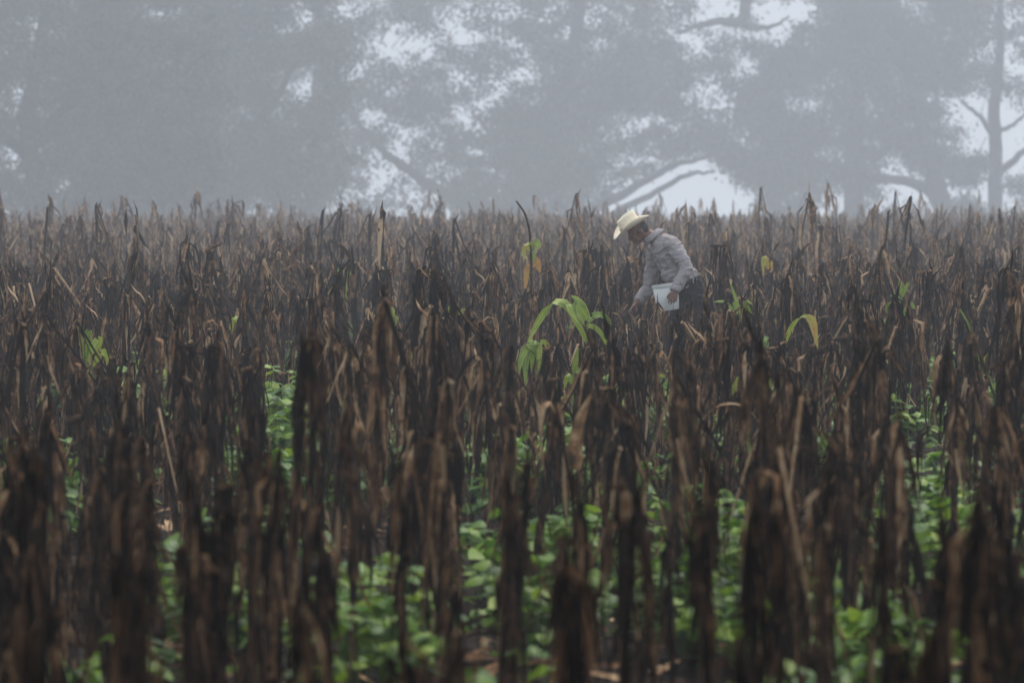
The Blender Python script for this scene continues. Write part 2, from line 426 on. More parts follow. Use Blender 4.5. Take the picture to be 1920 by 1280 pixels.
# unseen trees added behind the camera, boughs reaching out to darken the nearest rows
def added_shade_tree(name, label, bx, by, spread, reach, seed):
    rng = np.random.default_rng(seed)
    bz = ground_z(bx, by) - .2
    root = empty(name, (bx, by, bz)); tag(root, label, "tree", "unseen trees added behind the camera to shade the nearest rows")
    g = Geo(); sk = []
    tr = np.array([(0, 0, 0), (.1, .1, 2.2), (-.1, .3, 4.4), (.2, .2, 7.5), (0, .6, 11)], float)
    tube(g, tr, [.5, .42, .36, .24, .08], 10, .5); sk += list(tr)
    for k in range(9):
        a = rng.uniform(-.3, math.pi + .3); h = rng.uniform(3.6, 7)
        L = reach if math.sin(a) > .3 else spread
        q = np.array([(0, .2, h), (math.cos(a) * L * .35, math.sin(a) * L * .35, h + 1.0), (math.cos(a) * L * .7, math.sin(a) * L * .7, h + 1.2), (math.cos(a) * L, math.sin(a) * L, h + .9)])
        tube(g, q, [.22, .16, .1, .03], 7, .5)
    LV, LA = [], []
    for k in range(420):
        a = rng.uniform(0, 6.28); rr_ = math.sqrt(rng.random())
        L = reach if math.sin(a) > 0 else spread
        c = np.array([math.cos(a) * rr_ * spread, math.sin(a) * rr_ * L, rng.uniform(4.6, 6.0) + 6.5 * (1 - rr_) * rng.random()])
        nl = 70; r = rng.uniform(.6, 1.1)
        u = rng.normal(0, 1, (nl, 3)); u /= np.linalg.norm(u, axis=1)[:, None]
        pos = c + u * (rng.uniform(0, 1, (nl, 1)) ** .5) * r * np.array([1.2, 1.2, .6])
        a_ = rng.normal(0, 1, (nl, 3)); a_[:, 2] *= .5; a_ /= np.linalg.norm(a_, axis=1)[:, None]
        b_ = rng.normal(0, 1, (nl, 3)); b_ -= (a_ * b_).sum(1)[:, None] * a_; b_ /= np.linalg.norm(b_, axis=1)[:, None]
        ls = rng.uniform(.16, .34, (nl, 1))
        LV.append(np.stack([pos - a_ * ls * .5, pos + b_ * ls * .32, pos + a_ * ls * .5, pos - b_ * ls * .32], 1).reshape(-1, 3))
        LA.append(np.stack([np.tile([.5, 1, .5, 0], nl), np.tile([0, .5, 1, .5], nl), np.full(nl * 4, rng.uniform(.1, .7))], 1))
    LV = np.concatenate(LV); LA = np.concatenate(LA)
    link(bpy.data.objects.new("trunk", mesh_from("trunk", g.arrays(), [M_BARK])), root)
    link(bpy.data.objects.new("crown", mesh_from("crown", (LV, np.arange(len(LV)).reshape(-1, 4), LA, np.zeros(len(LV) // 4, int)), [M_TREE], False)), root)
added_shade_tree("broadleaf_tree", "unseen leafy tree added behind the camera at left to shade the nearest maize", -6.0, -3.0, 7.5, 13.0, 41)
added_shade_tree("broadleaf_tree", "unseen leafy tree added behind the camera at right to shade the nearest maize", 6.5, -2.0, 7.5, 12.5, 42)

# ------------------------------------------------------------------ maize
def dry_leaf(g, rng, base, az, L, W, e0, k, tint, segs=7, flat=False, e1=-88, zmin=.03):
    s = np.linspace(0, 1, segs + 1)
    t = np.clip(s / k, 0, 1); t = t * t * (3 - 2 * t)
    el = np.radians(e0 + (e1 - e0) * t) + rng.normal(0, .07, segs + 1)
    kink = rng.integers(1, segs + 1); el[kink:] += rng.normal(0, .22)
    aa = az + np.cumsum(rng.normal(0, .2, segs + 1)); aa[kink:] += rng.normal(0, 1.2)
    st = np.stack([np.cos(el) * np.cos(aa), np.cos(el) * np.sin(aa), np.sin(el)], 1) * (L / segs)
    pts = base + np.concatenate([[np.zeros(3)], np.cumsum(st[:-1], 0)])
    pts[:, 2] = np.maximum(pts[:, 2], zmin)
    tw = rng.uniform(-3.0, 3.0) * s + rng.uniform(-.6, .6)
    s0 = np.stack([-np.sin(aa), np.cos(aa), np.zeros_like(aa)], 1)
    tan = st / (np.linalg.norm(st, axis=1)[:, None] + 1e-9)
    n0 = np.cross(s0, tan)
    side = np.cos(tw)[:, None] * s0 + np.sin(tw)[:, None] * n0
    wd = W * np.clip(np.minimum(.5 + s * 3.2, 1.0) * (1 - s ** 1.6) + .02, .02, 1) * rng.uniform(.6, 1.3, segs + 1)
    ribbon(g, pts, side, wd, rng.uniform(.4, 1.3) * rng.choice([-1, 1]), tint, 0, flat)

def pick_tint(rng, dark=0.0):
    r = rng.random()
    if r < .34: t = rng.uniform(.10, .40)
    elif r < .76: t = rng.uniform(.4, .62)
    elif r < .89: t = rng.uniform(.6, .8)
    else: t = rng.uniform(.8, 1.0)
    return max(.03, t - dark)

def maize(seed, kind, H, lod=0, dark=0.0, ear=None):
    rng = np.random.default_rng(seed)
    st, tp, lf, er = Geo(), Geo(), Geo(), Geo()
    ns = 7 if lod == 0 else 4
    segs = 7 if lod == 0 else 4
    flat = lod > 0
    lean = rng.normal(0, .075, 2); bow = rng.normal(0, .02, 2)
    z = np.linspace(-.04, H, ns + 1)
    f = z / H
    pts = np.stack([lean[0] * z + bow[0] * np.sin(f * 3.1), lean[1] * z + bow[1] * np.sin(f * 3.1), z], 1)
    bt = pick_tint(rng, dark + .08)
    rad = np.linspace(.0155, .0115, ns + 1) * rng.uniform(.9, 1.15)
    tube(st, pts, rad, 6 if lod == 0 else 3, bt)
    top = pts[-1]
    # top part, broken over
    az = {'l': math.pi + rng.normal(0, .5), 'r': rng.normal(0, .5)}.get(kind[-1], rng.uniform(0, 6.28))
    k0 = kind[:-1]
    if k0 == 'fold': Lt, dn = rng.uniform(.45, .8), rng.uniform(6, 22)
    elif k0 == 'tent': Lt, dn = rng.uniform(.5, .85), rng.uniform(16, 42)
    elif k0 == 'jut': Lt, dn = rng.uniform(.08, .2), rng.uniform(65, 105)
    else: Lt, dn = 0, 0
    if Lt:
        Lt = min(Lt, (H - .08) / max(.2, math.cos(math.radians(min(dn, 75)))))
        dv = np.array([math.sin(math.radians(dn)) * math.cos(az), math.sin(math.radians(dn)) * math.sin(az), -math.cos(math.radians(dn))])
        hz = np.array([math.cos(az), math.sin(az), 0])
        n2 = 5 if lod == 0 else 2
        tt = np.linspace(0, 1, n2 + 1)[:, None]
        tpts = top + hz * .014 + np.array([0, 0, .002]) + dv * Lt * tt + rng.normal(0, .006, (n2 + 1, 3)) * tt
        tpts = np.concatenate([[top - [0, 0, .004]], [top + hz * .005 + [0, 0, .008]], tpts])
        tube(tp, tpts, np.linspace(.0115, .005, len(tpts)), 6 if lod == 0 else 3, pick_tint(rng, dark))
        for i in range(rng.integers(6, 10) if lod == 0 else 3):
            u_ = rng.random() ** 1.5 * (len(tpts) - 2) + 1; u0 = int(min(u_, len(tpts) - 2)); q = tpts[u0] + (tpts[u0 + 1] - tpts[u0]) * (u_ - u0) + rng.normal(0, .006, 3)
            dry_leaf(tp, rng, q, rng.uniform(0, 6.28), rng.uniform(.18, .45), rng.uniform(.016, .042), rng.uniform(-75, -20), rng.uniform(.08, .2), pick_tint(rng, dark), segs, flat)
    else:   # torn pointed stub: a few upright shreds
        for i in range(2 if lod == 0 else 1):
            q = top - [0, 0, rng.uniform(.05, .15)]
            dry_leaf(tp, rng, q, rng.uniform(0, 6.28), rng.uniform(.15, .34), rng.uniform(.02, .04), rng.uniform(72, 92), .99, pick_tint(rng, dark + .1), segs, flat, e1=rng.uniform(30, 85))
    if k0 != 'stub':      # leaves draped over the break
        for i in range(rng.integers(3, 6) if lod == 0 else 2):
            a_ = az + rng.normal(0, .5) + (math.pi if rng.random() < .35 else 0)
            sl = rng.uniform(-86, -62)
            dry_leaf(tp, rng, top - [0, 0, rng.uniform(-.01, .05)], a_, rng.uniform(.2, .5), rng.uniform(.02, .045), sl + rng.uniform(-4, 14), .1, pick_tint(rng, dark), segs, flat, e1=sl)
        for i in range(rng.integers(1, 3) if lod == 0 else 1):   # torn sheath points standing above the break
            dry_leaf(tp, rng, top - [0, 0, .06], rng.uniform(0, 6.28), rng.uniform(.09, .2), rng.uniform(.02, .034), rng.uniform(74, 92), .99, pick_tint(rng, dark + .1), 4 if lod == 0 else 2, flat, e1=rng.uniform(55, 85))
    nl = rng.integers(15, 22) if lod == 0 else 7
    for i in range(nl):
        fz = rng.uniform(.12, 1.0) ** .7
        q = np.array([np.interp(fz * H, z, pts[:, 0]), np.interp(fz * H, z, pts[:, 1]), fz * H]) + rng.normal(0, .012, 3) * [1, 1, 0]
        out_ = rng.random() < .2
        up_ = (not out_) and rng.random() < .14
        dry_leaf(lf, rng, q, rng.uniform(0, 6.28), rng.uniform(.12, .3) if up_ else rng.uniform(.18, .5), rng.uniform(.016, .048) * (1.35 if lod else 1),
                 rng.uniform(10, 60) if out_ else rng.uniform(60, 88) if up_ else rng.uniform(-86, -40), rng.uniform(.15, .35) if out_ else rng.uniform(.06, .2),
                 pick_tint(rng, dark), segs, flat, e1=rng.uniform(40, 85) if up_ else -90 + abs(rng.normal(0, 15)))
    # leaf sheaths gripping the stalk
    if lod == 0:
        for i in range(4):
            a, b = sorted(rng.uniform(.1, .98, 2) * H)
            if b - a < .1: b = min(H, a + .15)
            zz = np.linspace(a, b, 4)
            sp = np.stack([np.interp(zz, z, pts[:, 0]), np.interp(zz, z, pts[:, 1]), zz], 1) + rng.normal(0, .003, (4, 3))
            tube(lf, sp, [.017, .022, .021, .015], 6, pick_tint(rng, dark), squash=.8)
    if ear is None: ear = rng.random() < .45
    if ear:
        fz = rng.uniform(.72, .97) * H
        q = np.array([np.interp(fz, z, pts[:, 0]), np.interp(fz, z, pts[:, 1]), fz])
        a2 = rng.uniform(0, 6.28); dn = math.radians(rng.uniform(4, 28)) if rng.random() < .9 else math.radians(rng.uniform(60, 110))
        dv = np.array([math.sin(dn) * math.cos(a2), math.sin(dn) * math.sin(a2), -math.cos(dn)])
        L = rng.uniform(.16, .24)
        k = np.array([0, .08, .25, .5, .75, .93, 1.08]); rr = np.array([.008, .017, .023, .024, .018, .009, .001]) * rng.uniform(.8, 1.1)
        if lod: k, rr = k[[0, 2, 4, 6]], rr[[0, 2, 4, 6]]
        q = q + np.array([math.cos(a2), math.sin(a2), 0]) * .02
        tube(er, q + dv * L * k[:, None], rr, 8 if lod == 0 else 4, rng.uniform(.35, .72) - dark)
        if lod == 0:
            for i in range(5):
                dry_leaf(er, rng, q + dv * L * rng.uniform(.1, .5), a2 + rng.normal(0, 1.2), rng.uniform(.12, .24), .03, -60, .3, rng.uniform(.4, .85) - dark, 5)
    return dict(stalk=st, broken_top=tp, dry_leaves=lf, ear=er)

KINDS = ['foldl', 'foldr', 'tentl', 'tentr', 'jutl', 'tentr', 'stubx', 'foldl', 'tentl', 'tentr', 'foldr', 'foldl', 'tentl', 'foldr', 'jutr', 'tentr']
VAR = []
_r = random.Random(5)
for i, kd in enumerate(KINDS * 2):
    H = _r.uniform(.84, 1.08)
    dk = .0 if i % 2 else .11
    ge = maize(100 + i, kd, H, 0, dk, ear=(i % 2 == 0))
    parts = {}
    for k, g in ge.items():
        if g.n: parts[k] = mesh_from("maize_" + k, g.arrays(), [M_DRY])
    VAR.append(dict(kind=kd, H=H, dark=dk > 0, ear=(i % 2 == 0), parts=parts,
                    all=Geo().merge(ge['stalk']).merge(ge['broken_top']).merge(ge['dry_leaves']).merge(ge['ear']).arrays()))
LOW = []
for i, kd in enumerate(KINDS * 2):
    ge = maize(300 + i, kd, _r.uniform(.88, 1.15), 1, .0 if i % 3 else .1)
    g = Geo()
    for k in ge: g.merge(ge[k])
    LOW.append(g.arrays())

# where the plants stand: (x, y, variant, scale, heading)
rng = np.random.default_rng(77)
PL = []
# conspicuous stalks of the photo: top pixel, height, kind
HERO = [(520, 850, 1.25, 'fold'), (283, 780, 1.3, 'stub'), (662, 762, 1.3, 'fold'), (815, 812, 1.25, 'fold'), (1130, 640, 1.3, 'stub'),
        (1605, 645, 1.3, 'fold'), (842, 590, 1.3, 'stub'), (1320, 570, 1.3, 'fold'), (375, 535, 1.3, 'stub'), (232, 560, 1.25, 'tent'),
        (85, 470, 1.3, 'stub'), (112, 485, 1.25, 'fold'), (490, 475, 1.3, 'jut'), (470, 470, 1.3, 'stub'), (1560, 455, 1.3, 'tent'),
        (1525, 462, 1.3, 'fold'), (1842, 400, 1.4, 'stub'), (1735, 465, 1.3, 'jut'), (1638, 478, 1.25, 'tent'), (565, 485, 1.3, 'jut'),
        (900, 475, 1.28, 'fold'), (272, 487, 1.25, 'stub'), (1185, 900, 1.15, 'fold'), (1065, 940, 1.15, 'stub'), (1395, 900, 1.2, 'fold'),
        (1560, 850, 1.25, 'tent'), (1700, 800, 1.25, 'fold'), (1485, 985, 1.15, 'fold'), (930, 900, 1.2, 'fold'), (120, 750, 1.25, 'fold'),
        (400, 780, 1.2, 'stub'), (460, 820, 1.2, 'fold'), (750, 880, 1.2, 'fold'), (1900, 760, 1.25, 'fold'), (1790, 620, 1.25, 'fold'),
        (45, 880, 1.2, 'fold'), (160, 930, 1.2, 'tent'), (340, 950, 1.2, 'stub'), (610, 960, 1.15, 'fold'), (1250, 960, 1.15, 'stub'),
        (1660, 990, 1.15, 'fold'), (1850, 980, 1.15, 'tent'), (70, 1000, 1.15, 'fold'), (395, 1040, 1.1, 'fold'), (1760, 1040, 1.12, 'stub'),
        (1000, 740, 1.2, 'fold'), (1130, 720, 1.2, 'jut'), (700, 640, 1.25, 'tent'), (760, 690, 1.2, 'fold'), (1700, 590, 1.2, 'fold'),
        (1430, 640, 1.2, 'jut'), (1313, 566, 1.15, 'stub'), (1297, 622, 1.1, 'fold'), (1262, 640, 1.1, 'tent'), (1228, 572, .95, 'tent'), (1212, 602, 1.05, 'fold'), (1330, 580, 1.1, 'fold'), (1280, 646, 1.1, 'tent'), (1158, 640, 1.0, 'tent'), (1302, 612, 1.1, 'fold'), (1240, 640, 1.15, 'fold'), (1290, 690, 1.2, 'fold'), (430, 690, 1.2, 'fold'), (20, 600, 1.25, 'fold'), (1900, 650, 1.25, 'tent')]
used = []
for px, py, H, kd in HERO:
    H = max(.86, H * .84)
    d = (CAMH - H) * F / (py - Y0)
    x = (px - 960) / F * d
    c = [i for i, v in enumerate(VAR) if v['kind'].startswith(kd)]
    i = c[int(rng.integers(len(c)))]
    PL.append((x, d, i, H / VAR[i]['H'], rng.uniform(-.4, .4), True)); used.append((x, d))
used = np.array(used)
SPOTS = [(190, 1180, .9), (240, 745, .8), (300, 755, .8), (150, 740, .4), (530, 740, .6), (560, 760, .5), (590, 870, .9), (980, 860, .8), (1000, 990, 1.3),
         (1010, 1060, 1.0), (1240, 730, .9), (1230, 760, .7), (1110, 980, .6), (1200, 950, .8), (1300, 990, .9), (1370, 960, 1.), (1380, 1040, .9),
         (1400, 1130, .9), (1640, 1100, .9), (1640, 1170, 1.2), (1690, 1160, 1.), (1850, 1010, .9), (1860, 960, .8), (1600, 1230, 1.), (1240, 1060, .7),
         (940, 1230, .7), (620, 1230, .7), (1430, 810, .5), (1760, 700, .6), (1870, 750, .9), (1730, 740, .5), (700, 1130, .5), (650, 1050, .5),
         (430, 1010, .5), (900, 1270, .5), (1450, 570, .5), (1570, 760, .5), (770, 800, .5), (95, 890, .6), (490, 820, .6), (1440, 640, .6),
         (560, 940, .6), (1890, 1180, .7), (1560, 1040, .6), (1720, 900, .5), (1130, 960, .6), (1520, 730, .5), (820, 725, .4), (20, 860, .5), (1060, 870, .5)]
CLEAR = [(1415, 1460, 46.5, 530), (425, 478, 37.5, 632), (832, 888, 39.5, 605), (1165, 1325, 39.5, 604), (1140, 1235, 40.2, 612), (955, 1165, 33.9, 655), (945, 1045, 30.8, 720), (955, 1040, 43.5, 545), (625, 668, 47.5, 545),
         (130, 212, 30.5, 690), (1330, 1420, 36.5, 590), (1650, 1722, 37.5, 625), (1460, 1545, 31.5, 650), (1368, 1452, 24.5, 740), (715, 748, 35.5, 620),
         (1830, 1882, 21.5, 880), (1790, 1862, 30.5, 690), (1048, 1100, 28.5, 770), (1300, 1430, 21.5, 800), (1065, 1120, 19.5, 860), (345, 388, 16.5, 880), (362, 382, 29.5, 640)]
ROW_A = math.radians(76)
ca, sa = math.cos(ROW_A), math.sin(ROW_A)
for rr in np.arange(-240, 60, .85):
    for hh in np.arange(-110, 110, .40):
        # rows run along (sin, cos)
        x = rr * ca + hh * sa + rng.normal(0, .10); y = -rr * sa + hh * ca + rng.normal(0, .15)
        if y < 7.6 or y > 230: continue
        if y > 110 and rng.random() < (y - 110) / 90 * .35 + .3: continue
        if abs(x) > .12 * y * 1.22 + 1.0: continue
        if rng.random() < (.26 if y < 60 else .36): continue
        for k in range(1 + (rng.random() < .3) + (y < 18) * (rng.random() < .7)):
            xx, yy = x + rng.normal(0, .10) * (k > 0), y + rng.normal(0, .12) * (k > 0)
            if yy < 34 and np.min(np.hypot(used[:, 0] - xx, (used[:, 1] - yy) * .6)) < .16: continue
            # the man's own standing room
            if abs(xx - 1.55) < .30 and abs(yy - 40) < .5: continue
            # he has trodden down a little of what stands right before him
            if 1.05 < xx < 1.75 and 37.6 < yy < 40 and rng.random() < .6: continue
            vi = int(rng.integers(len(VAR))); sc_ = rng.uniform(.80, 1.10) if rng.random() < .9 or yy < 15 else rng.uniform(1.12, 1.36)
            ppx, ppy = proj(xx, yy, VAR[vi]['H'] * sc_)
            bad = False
            if yy < 17 and not VAR[vi]['dark'] and rng.random() < .7: vi = (vi + 1) % len(VAR)  # darker plants favoured up close: foreground shade put into their colour
            for (x0, x1, dm, ym) in CLEAR:
                if x0 < ppx < x1 and yy < dm and ppy < ym:
                    lim = CAMH - (ym - Y0) / F * yy      # how tall it may be here
                    if lim / VAR[vi]['H'] < .66 or rng.random() < .3: bad = True
                    else: sc_ = lim / VAR[vi]['H']
            if bad: continue
            if yy < 40 and any(abs(ppx - bx) < 30 * bn and ppy < by and proj(xx, yy, .2)[1] > by + 15 for bx, by, bn in SPOTS) and rng.random() < .72: continue
            PL.append((xx, yy, vi, sc_, rng.uniform(0, 6.28), False))
print("maize plants", len(PL))

def rot_arr(v, a, s):
    c, n = math.cos(a), math.sin(a)
    return np.stack([(v[:, 0] * c - v[:, 1] * n) * s, (v[:, 0] * n + v[:, 1] * c) * s, v[:, 2] * s], 1)
def merge_plants(name, items, mats, label, cat, group=None):
    V, Q, A, Mi = [], [], [], []; n = 0
    for (x, y, arr, s, a, dt) in items:
        v, q, at, m = arr
        v = rot_arr(v, a, s) + [x, y, ground_z(x, y)]
        at = at.copy(); at[:, 2] += dt
        V.append(v); Q.append(q + n); A.append(at); Mi.append(m); n += len(v)
    me = mesh_from(name, (np.concatenate(V), np.concatenate(Q), np.concatenate(A), np.concatenate(Mi)), mats)
    o = bpy.data.objects.new(name, me); link(o); tag(o, label, cat, group, 'stuff')
    return o

# the ones that show largest become individuals
def visible_top(x, y, H): 
    px, py = proj(x, y, H + ground_z(x, y))
    return -25 < px < 1945 and py < 1262
cand = sorted([p for p in PL if visible_top(p[0], p[1], VAR[p[2]]['H'] * p[3])], key=lambda p: (not p[5] or p[1] > 50, p[1]))
NIND = 285
IND = cand[:NIND]; ids = set(id(p) for p in IND)
REST = [p for p in PL if id(p) not in ids]

def zone(px):
    for lim, nm in ((120, 'at the left edge'), (330, 'near the left edge'), (540, 'left quarter'), (740, 'left of centre'),
                    (900, 'just left of centre'), (1040, 'in the centre'), (1180, 'just right of centre'), (1350, 'below the man'),
                    (1520, 'right of the man'), (1700, 'right sixth'), (1830, 'near the right edge'), (9999, 'at the right edge')):
        if px < lim: return nm
def band(d):
    return ('nearest blurred row' if d < 10 else 'second blurred rows' if d < 13 else 'third blurred rows' if d < 17 else
            'middle rows' if d < 22 else 'rows behind the middle' if d < 28 else 'sharp rows before the man' if d < 39 else 'sharp rows level with the man')
ORD = ['leftmost', 'second', 'third', 'fourth', 'fifth', 'sixth', 'seventh', 'eighth', 'ninth', 'tenth']
def uniq(lst):
    """lst of (object, px, label): ties are told apart from left to right"""
    by = {}
    for o, px, lb in lst: by.setdefault(lb, []).append((px, o))
    for lb, l in by.items():
        l.sort(key=lambda t: t[0])
        for k, (px, o) in enumerate(l):
            o['label'] = lb if len(l) == 1 else (ORD[min(k, 9)] + (' ' if k == 0 else ' ') + lb)
labs = []
SHAPE = {'foldl': 'folded left', 'foldr': 'folded right', 'tentl': 'bent wide left', 'tentr': 'bent wide right', 'jutl': 'snapped leftwards',
         'jutr': 'snapped rightwards', 'stubx': 'with torn point'}
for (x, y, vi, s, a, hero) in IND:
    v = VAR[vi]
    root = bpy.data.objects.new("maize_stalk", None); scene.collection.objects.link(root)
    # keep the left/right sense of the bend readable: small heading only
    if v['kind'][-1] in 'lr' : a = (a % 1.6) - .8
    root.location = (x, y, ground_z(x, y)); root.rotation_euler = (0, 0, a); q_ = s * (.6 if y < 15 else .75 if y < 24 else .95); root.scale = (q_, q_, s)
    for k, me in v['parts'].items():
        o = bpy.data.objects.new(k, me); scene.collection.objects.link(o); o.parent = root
    px, py = proj(x, y, v['H'] * s)
    hh = v['H'] * s
    size = 'tall' if hh > 1.03 else 'short' if hh < .88 else 'mid-height'
    lb = f"{size} {'black' if v['dark'] else 'brown'} maize {SHAPE[v['kind']]}, {band(y)}, {zone(px)}"
    tag(root, None, "maize stalk", "dead maize stalks standing in the field")
    labs.append((root, px, lb))
uniq(labs)
items = [(x, y, (VAR[i]['all'] if y < 48 else LOW[i % len(LOW)]), s * (1 if y < 48 else rng.uniform(.75, 1.05) if rng.random() < .88 else rng.uniform(1.05, 1.4)), a, rng.normal(0, .07) + (.07 if y > 48 else 0) + .12 * min(1, max(0, y - 55) / 30)) for (x, y, i, s, a, h) in REST]  # random tone, plus a paler tint with distance standing in for haze
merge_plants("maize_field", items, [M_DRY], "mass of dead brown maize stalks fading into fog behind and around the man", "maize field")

# ------------------------------------------------------------------ green and yellow maize plants
def green_plant(label, d, stem, leaves, name="maize_plant", mat=None, stem_mat=None, r=.010, group="maize plants still partly green", drops=()):
    """stem: pixels up the stem; leaves: (tint, width m, [pixels along the blade], depth run)"""
    mat = mat or M_GREEN
    b = P(stem[0][0], Y0, d); x0 = b[0]; gz = ground_z(x0, d)
    root = empty(name, (x0, d, gz)); tag(root, label, "maize plant", group)
    org = np.array([x0, d, gz])
    rg = np.random.default_rng(int(stem[0][0]) + 7)
    g = Geo()
    pts = [np.array([x0, d, gz - .03])] + [P(px, py, d) for px, py in stem]
    pts = np.array(pts); k = np.linspace(0, len(pts) - 1, len(pts) * 4)
    sp = np.stack([np.interp(k, range(len(pts)), pts[:, c]) for c in range(3)], 1)
    for _ in range(2): sp[1:-1] = (sp[:-2] + 2 * sp[1:-1] + sp[2:]) / 4
    tube(g, sp - org, np.linspace(r, r * .45, len(sp)), 7, .45)
    link(bpy.data.objects.new("stem", mesh_from("stem", g.arrays(), [stem_mat or mat])), root)
    for (tint, W, pp, dz) in leaves:
        g = Geo()
        n = len(pp)
        q = np.array([P(px, py, d + dz * j / (n - 1)) for j, (px, py) in enumerate(pp)])
        # start the blade on the stem
        k = np.linspace(0, n - 1, 12)
        sp = np.stack([np.interp(k, range(n), q[:, c]) for c in range(3)], 1)
        for _ in range(3): sp[1:-1] = (sp[:-2] + 2 * sp[1:-1] + sp[2:]) / 4
        s = np.linspace(0, 1, 12)
        tw = rg.uniform(-.5, .5) + rg.uniform(-.8, .8) * s
        side = np.stack([np.full(12, .1), np.full(12, .6), .75 + .2 * np.sin(tw)], 1)
        tan = np.gradient(sp, axis=0)
        # vertical runs show their face
        face = np.abs(tan[:, 2]) / (np.linalg.norm(tan, axis=1) + 1e-9)
        side = side * (1 - face[:, None]) + np.array([1, .35, 0]) * face[:, None]
        wd = W * .8 * np.clip(np.minimum(.5 + s * 3, 1) * (1 - s ** 3) + .03, .03, 1) * rg.uniform(.9, 1.1, 12)
        ribbon(g, sp - org, side, wd, .35, tint)
        link(bpy.data.objects.new("leaf", mesh_from("leaf", g.arrays(), [mat])), root)
    return root
green_plant("green maize plant with one long blade arched over to the left, before the man", 34, [(1098, 700), (1100, 640), (1103, 600), (1100, 585)],
    [(.46, .10, [(1101, 640), (1088, 600), (1062, 562), (1040, 558), (1016, 588), (998, 622), (986, 652)], -.3),
     (.38, .16, [(1100, 598), (1085, 572), (1068, 562), (1072, 580), (1090, 612)], -.2),
     (.35, .07, [(1102, 604), (1110, 592), (1126, 586), (1140, 598), (1146, 612)], .2),
     (.5, .055, [(1100, 610), (1118, 612), (1138, 640), (1150, 680)], .3)])
green_plant("drooping green maize leaves with yellow edges, hanging left of the arched blade", 31, [(1012, 760), (1008, 690), (1003, 645)],
    [(.40, .075, [(1005, 665), (995, 648), (982, 655), (974, 680), (970, 716)], -.2), (.33, .08, [(1004, 652), (996, 640), (988, 655), (984, 690), (986, 730)], -.1),
     (.36, .07, [(1004, 650), (1004, 638), (998, 665), (996, 700)], 0), (.5, .06, [(1005, 652), (1010, 640), (1012, 670), (1008, 712)], 0),
     (.62, .05, [(1006, 650), (1018, 636), (1028, 645), (1028, 668), (1020, 692)], .2)])
green_plant("tallest maize plant, unbroken thin tassel curving left, with yellow and orange leaves", 44, [(994, 600), (996, 540), (996, 480), (993, 430), (984, 398), (968, 377)],
    [(.66, .10, [(996, 470), (988, 458), (983, 462), (982, 492)], 0), (.48, .13, [(996, 462), (1003, 452), (1009, 458), (1008, 470)], 0),
     (.88, .10, [(994, 502), (989, 497), (986, 520), (985, 560)], 0), (.95, .12, [(996, 500), (1004, 484), (1010, 500), (1013, 512)], .1),
     (.4, .07, [(996, 474), (1000, 470), (1002, 494)], 0), (.8, .04, [(995, 560), (1000, 540), (1010, 560)], 0)], r=.02, stem_mat=M_DRY)
green_plant("bright lime green maize leaves standing in the haze left of centre", 48, [(655, 600), (652, 560), (648, 525)],
    [(.5, .09, [(650, 545), (640, 512), (634, 500), (640, 520)], 0), (.52, .10, [(652, 540), (646, 508), (655, 512), (664, 536)], 0),
     (.4, .07, [(652, 560), (640, 540), (632, 560)], 0)])
green_plant("pale green maize plant with a blunt whitish leaf, near the left edge", 31, [(170, 740), (165, 690), (158, 650), (148, 600)],
    [(.4, .075, [(160, 660), (148, 620), (140, 600), (142, 622)], 0), (.36, .07, [(162, 680), (160, 640), (168, 610), (170, 640)], 0),
     (.5, .08, [(165, 680), (180, 640), (190, 632), (186, 660)], .1), (.6, .08, [(168, 690), (192, 655), (204, 668), (204, 700)], .1),
     (.55, .06, [(166, 700), (150, 690), (146, 730)], 0)])
green_plant("small upright maize shoot with thin forked green leaves right of the man", 37, [(1385, 650), (1386, 610), (1388, 580)],
    [(.42, .045, [(1388, 592), (1380, 560), (1368, 528)], 0), (.36, .05, [(1388, 600), (1400, 570), (1410, 590)], .1),
     (.4, .045, [(1386, 600), (1360, 564), (1338, 566)], -.1), (.4, .04, [(1387, 600), (1374, 560), (1378, 585)], 0), (.45, .05, [(1388, 605), (1398, 560), (1412, 572)], 0)])
green_plant("leafy green maize plant amid brown stalks toward the right edge", 38, [(1698, 680), (1694, 620), (1690, 570), (1692, 540)],
    [(.35, .08, [(1690, 575), (1680, 560), (1664, 572), (1660, 590)], 0), (.33, .08, [(1690, 570), (1676, 552), (1668, 556)], 0),
     (.42, .05, [(1692, 556), (1688, 535), (1686, 524)], 0), (.4, .05, [(1692, 556), (1700, 536), (1704, 528)], 0),
     (.3, .08, [(1694, 590), (1708, 568), (1716, 580)], 0), (.4, .09, [(1694, 640), (1668, 600), (1656, 600), (1660, 622)], 0)])
green_plant("pale arched maize leaf turning straw yellow at its hanging tip", 32, [(1490, 720), (1480, 680), (1470, 650)],
    [(.55, .05, [(1470, 650), (1480, 615), (1500, 592), (1516, 590), (1522, 600)], 0), (.76, .09, [(1512, 592), (1524, 600), (1528, 625), (1534, 655)], 0)])
green_plant("blurred yellow-green maize plant with two arching leaves below right of the man", 25, [(1405, 800), (1402, 760), (1400, 720)],
    [(.50, .055, [(1400, 740), (1392, 702), (1382, 712), (1370, 752)], 0), (.5, .07, [(1402, 720), (1420, 690), (1440, 692), (1446, 730)], 0),
     (.62, .06, [(1402, 750), (1396, 722), (1384, 730), (1378, 750)], 0)])
green_plant("narrow green maize leaf hanging among brown stalks left of centre", 36, [(740, 680), (735, 620), (732, 590)],
    [(.45, .10, [(734, 600), (730, 572), (724, 590), (722, 622)], 0), (.5, .07, [(735, 610), (742, 588), (738, 625)], 0)])
